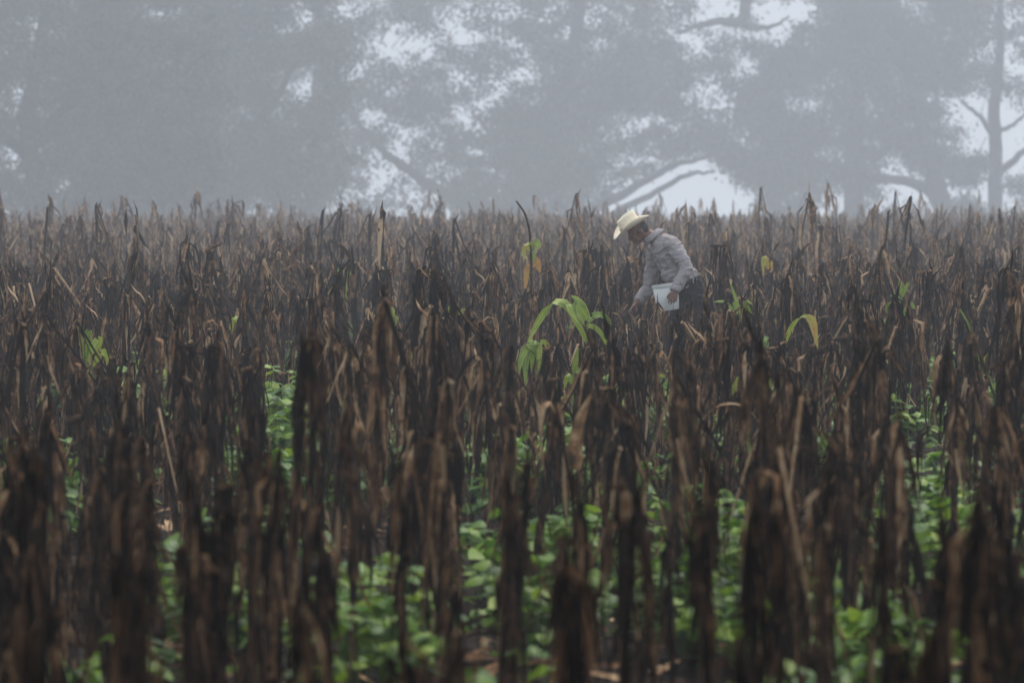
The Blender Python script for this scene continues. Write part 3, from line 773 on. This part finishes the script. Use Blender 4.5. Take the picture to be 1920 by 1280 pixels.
green_plant("pale drooping maize leaves hanging at the right edge, blurred", 22, [(1855, 930), (1850, 860), (1846, 820)],
    [(.55, .06, [(1848, 840), (1852, 806), (1866, 830), (1878, 872)], 0), (.6, .05, [(1848, 840), (1838, 812), (1836, 850)], 0), (.75, .06, [(1850, 850), (1846, 826), (1844, 905)], 0)])
green_plant("curved pale yellow maize stem leaning left near the right edge", 31, [(1838, 730), (1838, 690), (1832, 650), (1815, 605), (1800, 580)],
    [(.6, .05, [(1838, 690), (1850, 660), (1856, 700)], 0), (.7, .05, [(1836, 680), (1826, 664), (1822, 690)], 0)], r=.014)
green_plant("thin pale green maize stalk with ragged leaves under the arched blade", 29, [(1072, 800), (1074, 740), (1076, 690), (1082, 655)],
    [(.42, .045, [(1076, 700), (1080, 670), (1084, 650)], 0), (.5, .06, [(1075, 720), (1064, 700), (1058, 730)], 0), (.38, .06, [(1076, 690), (1092, 700), (1094, 730)], 0),
     (.5, .07, [(1074, 740), (1056, 745), (1050, 780)], 0)])
green_plant("thin dry tan maize blade arched in a wide bow right of centre", 22, [(1305, 860), (1308, 810), (1315, 785)],
    [(.84, .02, [(1315, 790), (1335, 762), (1370, 752), (1405, 762), (1425, 795)], 0)], mat=M_DRY)
green_plant("single pale straw husk leaf curving upright right of centre", 20, [(1085, 940), (1082, 880)],
    [(.78, .085, [(1082, 880), (1078, 830), (1088, 780), (1110, 735)], 0)], mat=M_DRY)
green_plant("bright straw coloured leaf tilted between dark stalks on the left", 17, [(372, 920), (374, 890)],
    [(.75, .06, [(374, 890), (366, 850), (354, 822)], 0), (.85, .04, [(374, 890), (378, 850)], 0)], mat=M_DRY)
green_plant("orange streaked maize leaf clasping the black stalk at left", 30, [(372, 700), (372, 650)],
    [(.9, .05, [(372, 655), (371, 625), (369, 596)], -.15)], mat=M_DRY)

green_plant("pale yellow maize leaf hanging in the haze right of the man", 47, [(1442, 600), (1440, 540), (1438, 490)],
    [(.70, .08, [(1438, 500), (1434, 478), (1430, 488), (1432, 520)], 0), (.78, .06, [(1439, 505), (1446, 486), (1448, 516)], 0)], stem_mat=M_DRY)
green_plant("orange tan maize leaves hanging just in front of the stooping man's chest", 46, [(1188, 600), (1187, 540), (1186, 486)],
    [(.9, .08, [(1186, 492), (1180, 478), (1176, 500), (1178, 530)], 0), (.8, .07, [(1186, 490), (1194, 480), (1196, 510)], 0)], stem_mat=M_DRY, mat=M_DRY)
green_plant("yellowing maize leaf pair at left between the brown stalks", 38, [(455, 700), (452, 640), (450, 600)],
    [(.6, .07, [(451, 612), (442, 592), (434, 606), (432, 634)], 0), (.5, .07, [(451, 612), (460, 594), (468, 616)], 0)], stem_mat=M_DRY)
green_plant("yellow-green maize leaf draped over a dark stalk left of the tallest plant", 40, [(865, 700), (862, 620), (860, 580)],
    [(.58, .08, [(860, 590), (852, 568), (842, 580), (840, 606)], 0), (.72, .06, [(861, 596), (872, 574), (880, 596)], 0)], stem_mat=M_DRY)

# ------------------------------------------------------------------ bean plants
def bean_leaf(g, base, az, size, pitch, rng):
    """an ovate leaflet: three verts across, five along"""
    s = np.array([0, .25, .55, .82, 1.0]); w_ = np.array([.10, .40, .36, .18, .01]) * size
    c, n = math.cos(az), math.sin(az)
    fw = np.array([c * math.cos(pitch), n * math.cos(pitch), math.sin(pitch)])
    roll = rng.normal(0, .35)
    sd0 = np.array([-n, c, 0]); up = np.cross(fw, sd0)
    sd = sd0 * math.cos(roll) + up * math.sin(roll)
    pts = base + fw * size * s[:, None]; pts[:, 2] -= size * .28 * s ** 2
    ribbon(g, pts, np.tile(sd, (5, 1)), w_ * 2, .22 * rng.choice([-1, -1, 1]), rng.uniform(.1, .85))
def bean(seed, n, R, H, lod=0):
    rg = np.random.default_rng(seed); st, lf = Geo(), Geo()
    for i in range(n):
        a = rg.uniform(0, 6.28); r = R * math.sqrt(rg.uniform(0, 1)); h = H * rg.uniform(.35, 1.0) * (1 - .3 * r / R)
        tip = np.array([r * math.cos(a), r * math.sin(a), h])
        t = np.linspace(0, 1, 4)[:, None]
        if lod == 0: tube(st, t * tip * [1, 1, 1] + np.array([0, 0, .05]) * np.sin(t * 3.1), [.004, .003, .0025, .002], 4, .5)
        sz = rg.uniform(.055, .10)
        for k in ((-1.9, 0, 1.9) if lod == 0 else (0, 2.5)):
            bean_leaf(lf, tip, a + k + rg.normal(0, .25), sz * (1.1 if k == 0 else .95) * (1.25 if lod else 1), rg.uniform(-.35, .25), rg)
    return st, lf
BV = []
for i in range(8):
    st, lf = bean(500 + i, 17 + i % 4 * 4, .19 + .03 * (i % 3), .36 + .05 * (i % 4))
    BV.append((mesh_from("bean_stems", st.arrays(), [M_BEAN]), mesh_from("bean_leaves", lf.arrays(), [M_BEAN]), Geo().merge(st).merge(lf).arrays()))
BL = [bean(600 + i, 9, .18, .34, 1)[1].arrays() for i in range(6)]
BEANS = []
rb = np.random.default_rng(31)
for px, py, n in SPOTS:
    for k in range(int(round(n * (9 if py < 900 else 3.2 if py < 1080 else 2.0)))):
        d = 1.55 * F / (py - Y0) + rb.normal(0, .35); 
        if d < 8.0: d = 8.0 + rb.uniform(0, .6)
        x = (px + rb.normal(0, 46) - 960) / F * d
        BEANS.append((x, d, int(rb.integers(8)), rb.uniform(.9, 1.25), rb.uniform(0, 6.28)))
for _ in range(42000):
    y = 7 + 90 * rb.random() ** .75; x = rb.uniform(-1, 1) * (.12 * y * 1.2 + .8)
    p = .34 + 1.3 * mnoise.noise(Vector((x * .45, y * .3, 5.0))) + .10 * (x / (.12 * y))
    if rb.random() > p * (.075 if y < 50 else .05) * (y / 50 + .05) * (.38 if y < 15 else .75 if y < 20 else 1.0): continue
    BEANS.append((x, y, int(rb.integers(8)), rb.uniform(.75, 1.15), rb.uniform(0, 6.28)))
print("beans", len(BEANS))
cb = sorted([b for b in BEANS if -10 < proj(b[0], b[1], .3)[0] < 1930 and proj(b[0], b[1], .33)[1] < 1265], key=lambda b: b[1])
BI = cb[:270]; bid = set(id(b) for b in BI)
labs = []
for (x, y, i, s, a) in BI:
    root = bpy.data.objects.new("bean_plant", None); scene.collection.objects.link(root)
    root.location = (x, y, ground_z(x, y)); root.rotation_euler = (0, 0, a); root.scale = (s, s, s)
    for nm, me in (("stems", BV[i][0]), ("leaves", BV[i][1])):
        o = bpy.data.objects.new(nm, me); scene.collection.objects.link(o); o.parent = root
    tag(root, None, "bean plant", "green bean plants growing under the maize")
    px, py = proj(x, y, .3)
    labs.append((root, px, f"{'lush' if s > 1.1 else 'small' if s < .9 else 'leafy'} {'spreading' if i % 3 == 2 else 'upright' if i % 3 == 0 else 'bushy'} green bean, {band(y)}, {zone(px)}"))
uniq(labs)
merge_plants("bean_cover", [(x, y, (BV[i][2] if y < 30 else BL[i % 6]), s, a, 0) for (x, y, i, s, a) in BEANS if id((x, y, i, s, a)) not in bid and y > 7 and not any(0 for _ in ())
             and (x, y, i, s, a) not in set(BI)], [M_BEAN], "scattered green bean leaves low among the farther maize rows", "bean plants")

# ------------------------------------------------------------------ the man
MD = 40.0
mb = P(1288, Y0, MD); MZ = ground_z(mb[0], MD)
ORG = np.array([mb[0], MD, MZ])
man = empty("person", tuple(ORG))
tag(man, "man in straw hat, grey shirt and dark trousers stooping to pick among the maize", "person")
def J(px, py, dy=0.0):
    return P(px, py, MD + dy) - ORG
class Solid:
    """closed pieces that a voxel remesh joins into one continuous surface"""
    def __init__(s): s.v = []; s.f = []
    def loft(s, secs, n=20, ref=(0, 1, 0), k=5):
        """secs: (centre, radius across ref, radius along ref)"""
        C = np.array([q[0] for q in secs], float); R = np.array([(q[1], q[2]) for q in secs], float)
        kk = np.linspace(0, len(secs) - 1, (len(secs) - 1) * k + 1)
        C = np.stack([np.interp(kk, range(len(secs)), C[:, c]) for c in range(3)], 1)
        R = np.stack([np.interp(kk, range(len(secs)), R[:, c]) for c in range(2)], 1)
        for _ in range(2):
            C[1:-1] = (C[:-2] + 2 * C[1:-1] + C[2:]) / 4; R[1:-1] = (R[:-2] + 2 * R[1:-1] + R[2:]) / 4
        tan = np.gradient(C, axis=0); tan /= np.linalg.norm(tan, axis=1)[:, None]
        b0 = len(s.v); ang = np.arange(n) * 2 * math.pi / n
        for i in range(len(C)):
            r = np.array(ref, float); r -= r.dot(tan[i]) * tan[i]; r /= np.linalg.norm(r)
            q = np.cross(tan[i], r)
            for a in ang: s.v.append(tuple(C[i] + q * R[i, 0] * math.cos(a) + r * R[i, 1] * math.sin(a)))
        for i in range(len(C) - 1):
            for a in range(n):
                s.f.append((b0 + i * n + a, b0 + i * n + (a + 1) % n, b0 + (i + 1) * n + (a + 1) % n, b0 + (i + 1) * n + a))
        s.f.append(tuple(b0 + a for a in range(n))[::-1]); s.f.append(tuple(b0 + (len(C) - 1) * n + a for a in range(n)))
    def ball(s, c, r, ax=None, n=14):
        ax = np.eye(3) if ax is None else np.array(ax)
        b0 = len(s.v); m = n // 2
        for i in range(1, m):
            th = math.pi * i / m
            for k in range(n):
                ph = 2 * math.pi * k / n
                l = np.array([r[0] * math.sin(th) * math.cos(ph), r[1] * math.sin(th) * math.sin(ph), r[2] * math.cos(th)])
                s.v.append(tuple(np.array(c) + l @ ax))
        t0 = len(s.v); s.v.append(tuple(np.array(c) + np.array([0, 0, r[2]]) @ ax)); s.v.append(tuple(np.array(c) - np.array([0, 0, r[2]]) @ ax))
        for i in range(m - 2):
            for k in range(n): s.f.append((b0 + i * n + k, b0 + (i + 1) * n + k, b0 + (i + 1) * n + (k + 1) % n, b0 + i * n + (k + 1) % n))
        for k in range(n):
            s.f.append((t0, b0 + k, b0 + (k + 1) % n)); s.f.append((t0 + 1, b0 + (m - 2) * n + (k + 1) % n, b0 + (m - 2) * n + k))
    def build(s, name, mat, parent, voxel=.006, smooth=4, disp=None, remesh=True):
        me = bpy.data.meshes.new(name); me.from_pydata(s.v, [], s.f); me.update()
        o = bpy.data.objects.new(name, me); scene.collection.objects.link(o)
        if remesh:
            r = o.modifiers.new("r", 'REMESH'); r.mode = 'VOXEL'; r.voxel_size = voxel
            q = o.modifiers.new("s", 'SMOOTH'); q.iterations = smooth; q.factor = .5
            dg = bpy.context.evaluated_depsgraph_get()
            m2 = bpy.data.meshes.new_from_object(o.evaluated_get(dg))
            o.modifiers.clear(); o.data = m2; me = m2; me.name = name
        if disp:
            nn = [v.normal.copy() for v in me.vertices]
            for v, nrm in zip(me.vertices, nn): v.co += nrm * disp(v.co)
        for p in me.polygons: p.use_smooth = True
        me.materials.clear(); me.materials.append(mat)
        o.parent = parent
        return o
# head frame: forward, side, up
pit = math.radians(32); yaw = math.radians(12)
hf = np.array([-math.cos(pit) * math.cos(yaw), -math.cos(pit) * math.sin(yaw), -math.sin(pit)])
hs_ = np.cross(np.array([-math.sin(pit) * math.cos(yaw), -math.sin(pit) * math.sin(yaw), math.cos(pit)]), hf)
hu = np.cross(hf, hs_)
HC = J(1195, 431, -.03)
def H_(f, s, u): return HC + hf * f + hs_ * s + hu * u
AX = [hf, hs_, hu]
body = Solid()
body.ball(H_(-.005, 0, .01), (.098, .077, .105), AX, 20)
body.ball(H_(.035, 0, -.055), (.060, .056, .062), AX, 16)
body.ball(H_(.072, 0, -.108), (.022, .028, .020), AX, 12)
body.ball(H_(.082, 0, .018), (.018, .050, .012), AX, 12)
body.loft([(H_(.090, 0, .004), .008, .009), (H_(.104, 0, -.020), .011, .012), (H_(.116, 0, -.040), .013, .016), (H_(.100, 0, -.052), .009, .014)], 10, ref=hs_)
body.ball(H_(.088, 0, -.072), (.013, .024, .007), AX, 10)
body.ball(H_(.086, 0, -.086), (.012, .021, .007), AX, 10)
for s in (-1, 1):
    body.ball(H_(.060, s * .040, -.035), (.026, .020, .024), AX, 10)
    body.ball(H_(-.012, s * .080, -.020), (.018, .009, .032), AX, 12)
body.loft([(H_(-.035, 0, -.05), .058, .056), (J(1216, 442, -.01), .060, .060), (J(1232, 448, 0), .075, .085), (J(1245, 462, 0), .09, .14)], 18)
body.loft([(J(1240, 458), .08, .13), (J(1262, 488), .095, .13), (J(1284, 522), .09, .12), (J(1293, 548), .095, .14)], 20)
def arm(S, sh, el, wr, r0, r1, r2, r3, elr=None):
    S.loft([(sh, r0, r0), ((sh + el) / 2, r1, r1), (el, r2, r2), ((el * .6 + wr * .4), r2 * 1.02, r2), (wr, r3, r3 * .95)], 16)
LS, LE, LW = J(1260, 458, -.17), J(1289, 502, -.27), J(1265, 546, -.375)
RS, RE, RW = J(1229, 470, .16), J(1217, 542, .24), J(1192, 570, .06)
arm(body, LS, LE, LW, .055, .047, .040, .027); arm(body, RS, RE, RW, .055, .047, .040, .027)
def hand(S, wr, palm_end, across, thick, fingers, thumb):
    S.loft([(wr, .022, .029), (wr * .6 + palm_end * .4, .018, .040), (palm_end, .014, .043)], 14, ref=across)
    for pts in fingers: S.loft([(p, .0095 - .0012 * i, .0095 - .0012 * i) for i, p in enumerate(pts)], 10, ref=across, k=3)
    S.loft([(p, .012 - .001 * i, .012 - .001 * i) for i, p in enumerate(thumb)], 10, ref=across, k=3)
# left hand laid over the bucket wall, fingers downwards
pe = J(1262.5, 557.5, -.392)
xx = np.array([1., 0, 0])
fg = []
for i, (dx, l1) in enumerate(((-6.6, 5.5), (-2.3, 6.6), (2.2, 6.0), (6.2, 4.6))):
    fg.append([J(1262.5 + dx, 556, -.392), J(1262 + dx * 1.08, 556 + l1, -.400), J(1261 + dx * 1.1, 556 + l1 * 1.75, -.392), J(1260.5 + dx * 1.08, 556 + l1 * 2.2, -.378)])
hand(body, LW, pe, xx, 0, fg, [J(1258, 549, -.385), J(1253, 553, -.392), J(1251, 559, -.385)])
# right hand reaching down, fingers closing on a pod
pr = J(1184.5, 577.5, .02)
fd = (pr - RW) / np.linalg.norm(pr - RW)
ac = np.array([.25, .9, .2]); ac -= ac.dot(fd) * fd; ac /= np.linalg.norm(ac)
dn = np.cross(fd, ac); dn = dn if dn[2] < 0 else -dn
fg = []
for i, (k, l1) in enumerate(((-.030, .036), (-.010, .042), (.010, .040), (.029, .032))):
    b = pr + ac * k
    fg.append([b - fd * .01, b + fd * l1, b + fd * (l1 + .018) + dn * .022, b + fd * (l1 + .008) + dn * .045])
hand(body, RW, pr, ac, 0, fg, [RW + fd * .02 - ac * .02 + dn * .012, RW + fd * .05 - ac * .03 + dn * .035, RW + fd * .078 - ac * .02 + dn * .05])
# legs and feet inside trousers and boots
LH, LK, LA = J(1300, 552, -.10), J(1291, 636, -.13), J(1322, 712, -.14)
RH, RK, RA = J(1288, 552, .10), J(1259, 628, .09), J(1270, 718, .11)
for h, k, a in ((LH, LK, LA), (RH, RK, RA)):
    body.loft([(h, .085, .085), ((h + k) / 2, .07, .07), (k, .052, .052), (k * .6 + a * .4, .05, .05), (a, .036, .036)], 16)
body.build("body", M_SKIN, man, .0055, 3)

eyes = Solid()
for s in (-1, 1): eyes.ball(H_(.083, s * .031, -.006), (.009, .011, .008), AX, 10)
eyes.build("eyes", simple_mat("eye", (.05, .04, .035), (.3, .28, .26), 60, .3), man, remesh=False)
hair = Solid()
hair.ball(H_(-.022, 0, .004), (.086, .081, .078), AX, 18)
hair.ball(H_(-.050, 0, -.045), (.052, .062, .045), AX, 14)
for s in (-1, 1): hair.ball(H_(.020, s * .073, -.012), (.012, .007, .026), AX, 8)
hair.build("hair", M_HAIR, man, .006, 2, lambda c: .003 * mnoise.noise(c * 120))

def wrinkle(c):
    a = mnoise.noise(Vector((c.x * 9 + c.z * 6, c.y * 10, c.z * 16 - c.x * 8)))
    b = mnoise.noise(Vector((c.x * 26, c.y * 22, c.z * 30)) + Vector((4, 4, 4)))
    r = 1 - abs(a) * 2.2
    return .013 * max(0, r) ** 2 + .004 * b - .004
shirt = Solid()
shirt.loft([(J(1229, 447, -.005), .055, .085), (J(1238, 455, -.005), .115, .175), (J(1247, 468, 0), .135, .195), (J(1262, 492, 0), .140, .180),
            (J(1276, 514, 0), .135, .165), (J(1285, 529, 0), .145, .170), (J(1286, 541, 0), .12, .165)], 26)
shirt.ball(J(1262, 512, -.02), (.12, .14, .10))
shirt.loft([(J(1238, 452, -.06), .06, .06), (LS, .082, .078), ((LS + LE) / 2, .072, .070), (LE, .062, .062), (LE * .55 + LW * .45, .060, .056), (LE * .12 + LW * .88, .044, .046), (LW * 1.0, .040, .042)], 18)
shirt.loft([(J(1236, 454, .06), .06, .06), (RS, .082, .078), ((RS + RE) / 2, .070, .070), (RE, .060, .060), (RE * .55 + RW * .45, .062, .056), (RE * .28 + RW * .72, .048, .048), (RE * .18 + RW * .82, .043, .043)], 18)
shirt.build("shirt", M_SHIRT, man, .008, 3, wrinkle)
# collar with an open placket, and the cuffs
col = Geo()
nc = J(1222, 443, -.015); axn = np.array([-.62, -.05, .78]); axn /= np.linalg.norm(axn)
e1 = np.cross(axn, [0, 1, 0]); e1 /= np.linalg.norm(e1); e2 = np.cross(axn, e1)
if e1[0] > 0: e1 = -e1
th = np.linspace(.42, 2 * math.pi - .42, 26)
for k, (ra, rb_, dz) in enumerate(((.070, .072, .020),)):
    a_ = np.array([nc + e1 * math.cos(t_) * ra * 1.05 + e2 * math.sin(t_) * rb_ + axn * .028 for t_ in th])
    b_ = np.array([nc + e1 * math.cos(t_) * (ra + .028 + .03 * math.cos(t_ / 1) ** 8) + e2 * math.sin(t_) * (rb_ + .03) - axn * (.024 + .02 * max(0, math.cos(t_)) ** 4) for t_ in th])
    N = len(th)
    col.add(np.concatenate([a_, (a_ + b_) / 2 + axn * .008, b_]), [(j * N + i, j * N + i + 1, (j + 1) * N + i + 1, (j + 1) * N + i) for j in (0, 1) for i in range(N - 1)], np.full((3 * N, 3), .5))
co = bpy.data.objects.new("collar", mesh_from("collar", col.arrays(), [M_SHIRT])); link(co, man)
so = co.modifiers.new("t", 'SOLIDIFY'); so.thickness = .005
for (e, w_) in ((LE, LW), (RE, RE * .14 + RW * .86)):
    g = Geo(); dv = (w_ - e) / np.linalg.norm(w_ - e)
    tube(g, [w_ - dv * .065, w_ - dv * .06, w_ - dv * .02, w_ + dv * .004, w_ + dv * .004, w_ - dv * .01], [.044, .048, .048, .046, .036, .034], 16, .5)
    link(bpy.data.objects.new("cuff", mesh_from("cuff", g.arrays(), [M_SHIRT])), man)
tr = Solid()
tr.loft([(J(1291, 527), .118, .160), (J(1296, 545), .135, .172), (J(1297, 560), .130, .175), (J(1294, 572), .08, .15)], 22)
for (h, k, a) in ((LH, LK, LA), (RH, RK, RA)):
    tr.loft([(h, .105, .098), ((h * .6 + k * .4), .100, .092), (k, .074, .074), (k * .6 + a * .4, .072, .07), (a, .062, .062)], 18)
tr.build("trousers", M_TROUSER, man, .009, 3, lambda c: wrinkle(c) * .8)
bl = Geo(); bc = J(1291, 528); bax = J(1276, 505) - J(1293, 532); bax /= np.linalg.norm(bax)
f1 = np.cross(bax, [0, 1, 0]); f1 /= np.linalg.norm(f1)
th = np.linspace(0, 2 * math.pi, 33)
V = []; 
for r_, h_ in ((.0, -.017), (.006, -.015), (.006, .015), (.0, .017)):
    V += [bc + f1 * math.cos(t_) * (.130 + r_) + np.array([0, 1, 0]) * math.sin(t_) * (.172 + r_) + bax * h_ for t_ in th]
bl.add(V, [(j * 33 + i, j * 33 + i + 1, (j + 1) * 33 + i + 1, (j + 1) * 33 + i) for j in range(3) for i in range(32)], np.full((132, 3), .5))
link(bpy.data.objects.new("belt", mesh_from("belt", bl.arrays(), [M_BELT])), man)
kc = Solid()
kp = J(1303, 526, -.165)
for q in range(12):
    a0, a1 = q * math.pi / 6, (q + 1) * math.pi / 6
kc.loft([(kp + [.020 * math.cos(a), -.004, .026 * math.sin(a)], .0055, .0055) for a in np.linspace(.4, 5.6, 9)], 8, k=2)
kc.build("key_clip", M_CLIP, man, remesh=False)
pk = Solid(); pk.loft([(kp + [.004, .006, .03], .012, .03), (kp + [.004, .006, -.03], .014, .03)], 8)
pk.build("belt_pouch", M_BELT, man, remesh=False)
for a, dirx in ((LA, 1), (RA, 1)):
    bt = Solid()
    zf = ground_z(a[0] + ORG[0], a[1] + ORG[1]) - ORG[2]
    bt.loft([(a + [0, 0, .12], .055, .055), (a * [1, 1, 0] + [.0, 0, zf + .10], .058, .055), (a * [1, 1, 0] + [-.01, 0, zf + .05], .07, .048)], 16)
    bt.loft([(a * [1, 1, 0] + [.06, 0, zf + .045], .040, .038), (a * [1, 1, 0] + [-.05, 0, zf + .05], .048, .046), (a * [1, 1, 0] + [-.15, 0, zf + .04], .036, .05), (a * [1, 1, 0] + [-.20, 0, zf + .03], .022, .035)], 14)
    bt.build("boot", M_BELT, man, .008, 2)

# hat
hc = J(1183, 424.5, -.035)
RING = [(.0, .0, .088), (.03, .010, .090), (.060, .018, .100), (.084, .036, .122), (.094, .052, .122), (.098, .064, .105), (.102, .076, .05), (.104, .084, .008),
        (.107, .088, .0), (.130, .110, -.002), (.160, .138, .0), (.188, .160, .002), (.200, .168, .004)]
N = 44; V = []; 
for i, (rf, rs, h_) in enumerate(RING):
    for k in range(N):
        a_ = 2 * math.pi * k / N; c_, s_ = math.cos(a_), math.sin(a_)
        hh = h_
        if 1 <= i <= 6: hh += -.018 * c_ * (1 if c_ > 0 else .2) + (.0 if i > 3 else 0)
        if i >= 9:
            e = (i - 8) / 4.0
            hh += .060 * e ** 1.8 * abs(s_) ** 2.2 - .022 * e ** 2 * max(0, c_) ** 2 - .004 * e * max(0, -c_)
        pin = 1 - .18 * max(0, c_) if 2 <= i <= 5 else 1
        V.append(hc + hf * rf * c_ + hs_ * rs * s_ * pin + hu * hh)
Q = [(i * N + k, i * N + (k + 1) % N, (i + 1) * N + (k + 1) % N, (i + 1) * N + k) for i in range(len(RING) - 1) for k in range(N)]
hg = Geo(); hg.add(V, Q, np.full((len(V), 3), .5))
hat = bpy.data.objects.new("hat", mesh_from("hat", hg.arrays(), [M_STRAW])); link(hat, man)
so = hat.modifiers.new("t", 'SOLIDIFY'); so.thickness = .004; so.offset = 1
bg_ = Geo()
V = []
for h_, e in ((.006, .004), (.007, .007), (.028, .006), (.029, .003)):
    for k in range(N + 1):
        a_ = 2 * math.pi * k / N
        V.append(hc + hf * (.1035 + e) * math.cos(a_) + hs_ * (.0815 + e) * math.sin(a_) + hu * h_)
bg_.add(V, [(j * (N + 1) + k, j * (N + 1) + k + 1, (j + 1) * (N + 1) + k + 1, (j + 1) * (N + 1) + k) for j in range(3) for k in range(N)], np.full((len(V), 3), .5))
link(bpy.data.objects.new("hat_band", mesh_from("hat_band", bg_.arrays(), [M_BAND])), hat)

# bucket, a thing of its own
bb = P(1253.5, 581.5, MD - .25); btp = P(1247, 533, MD - .25)
bk = empty("bucket", tuple(bb)); tag(bk, "white plastic bucket held at the stooping man's side", "bucket")
ax = (btp - bb); Lb = np.linalg.norm(ax)
def ring_mesh(prof, n=36):
    g = Geo(); V = []
    a3 = ax / Lb; s1 = np.cross(a3, [0, 1, 0]); s1 /= np.linalg.norm(s1); s2 = np.cross(a3, s1)
    for r_, h_ in prof:
        for k in range(n):
            t_ = 2 * math.pi * k / n
            V.append(a3 * h_ + s1 * r_ * math.cos(t_) + s2 * r_ * math.sin(t_))
    g.add(V, [(i * n + k, i * n + (k + 1) % n, (i + 1) * n + (k + 1) % n, (i + 1) * n + k) for i in range(len(prof) - 1) for k in range(n)], np.full((len(V), 3), .5))
    return g
g = ring_mesh([(.001, .0), (.096, .0), (.100, .004), (.109, .08), (.119, Lb - .02), (.1165, Lb - .02), (.106, .08), (.096, .006), (.001, .006)])
link(bpy.data.objects.new("bucket_wall", mesh_from("bucket_wall", g.arrays(), [M_BUCKET])), bk)
g = ring_mesh([(.118, Lb - .022), (.126, Lb - .020), (.1265, Lb - .014), (.1225, Lb - .012), (.1225, Lb - .005), (.128, Lb - .002), (.1275, Lb + .003), (.118, Lb + .003), (.1155, Lb - .01), (.118, Lb - .022)])
link(bpy.data.objects.new("rim", mesh_from("rim", g.arrays(), [M_BUCKET])), bk)
a3 = ax / Lb; s1 = np.cross(a3, [0, 1, 0]); s1 /= np.linalg.norm(s1)
g = Geo(); q0 = a3 * (Lb - .03)
tube(g, [q0 + s1 * .127 * math.cos(t_) + np.array([0, .127, 0]) * math.sin(t_) * 1.02 + a3 * -.05 * math.sin(t_) for t_ in np.linspace(0, math.pi, 15)], .002, 6, .5)
link(bpy.data.objects.new("bail", mesh_from("bail", g.arrays(), [M_METAL])), bk)


# ------------------------------------------------------------------ fallen litter on the soil
lg = Geo(); rl = np.random.default_rng(9)
for _ in range(5200):
    y = 6.5 + 45 * rl.random(); x = rl.uniform(-1, 1) * (.12 * y * 1.2 + .8)
    p0 = np.array([x, y, ground_z(x, y) + rl.uniform(.03, .07)])
    a = rl.uniform(0, 6.28); L = rl.uniform(.15, .5); n = 5
    s = np.linspace(0, 1, n)
    aa = a + rl.normal(0, .5) * s
    pts = p0 + np.stack([np.cos(aa) * s * L, np.sin(aa) * s * L, .05 * np.sin(s * 3.1) * rl.random()], 1)
    ribbon(lg, pts, np.stack([-np.sin(aa), np.cos(aa), rl.normal(0, .4) * np.ones(n)], 1), rl.uniform(.02, .05) * (1 - s ** 3 + .05), .4, pick_tint(rl))
o = bpy.data.objects.new("leaf_litter", mesh_from("leaf_litter", lg.arrays(), [M_DRY])); link(o)
tag(o, "fallen brown maize leaves littering the soil between the stalks", "leaf litter", kind='stuff')

# ------------------------------------------------------------------ haze
DENS = 0.0027
hz = [(x, y, z) for z in (-11, 48) for x, y in ((-145, -16), (145, -16), (145, 410), (-145, 410))]
me = bpy.data.meshes.new("haze")
me.from_pydata(hz, [], [(0, 3, 2, 1), (4, 5, 6, 7), (0, 1, 5, 4), (1, 2, 6, 5), (2, 3, 7, 6), (3, 0, 4, 7)])
m = bpy.data.materials.new("haze_air"); m.use_nodes = True
t = m.node_tree; t.nodes.clear()
oo = t.nodes.new("ShaderNodeOutputMaterial"); pv = t.nodes.new("ShaderNodeVolumePrincipled")
pv.inputs['Color'].default_value = (.93, .96, 1.0, 1); pv.inputs['Density'].default_value = DENS
pv.inputs['Anisotropy'].default_value = .0
t.links.new(pv.outputs[0], oo.inputs['Volume'])
me.materials.append(m)
o = bpy.data.objects.new("haze", me); link(o)
tag(o, "pale grey fog filling the air over field and trees", "haze", kind='stuff')
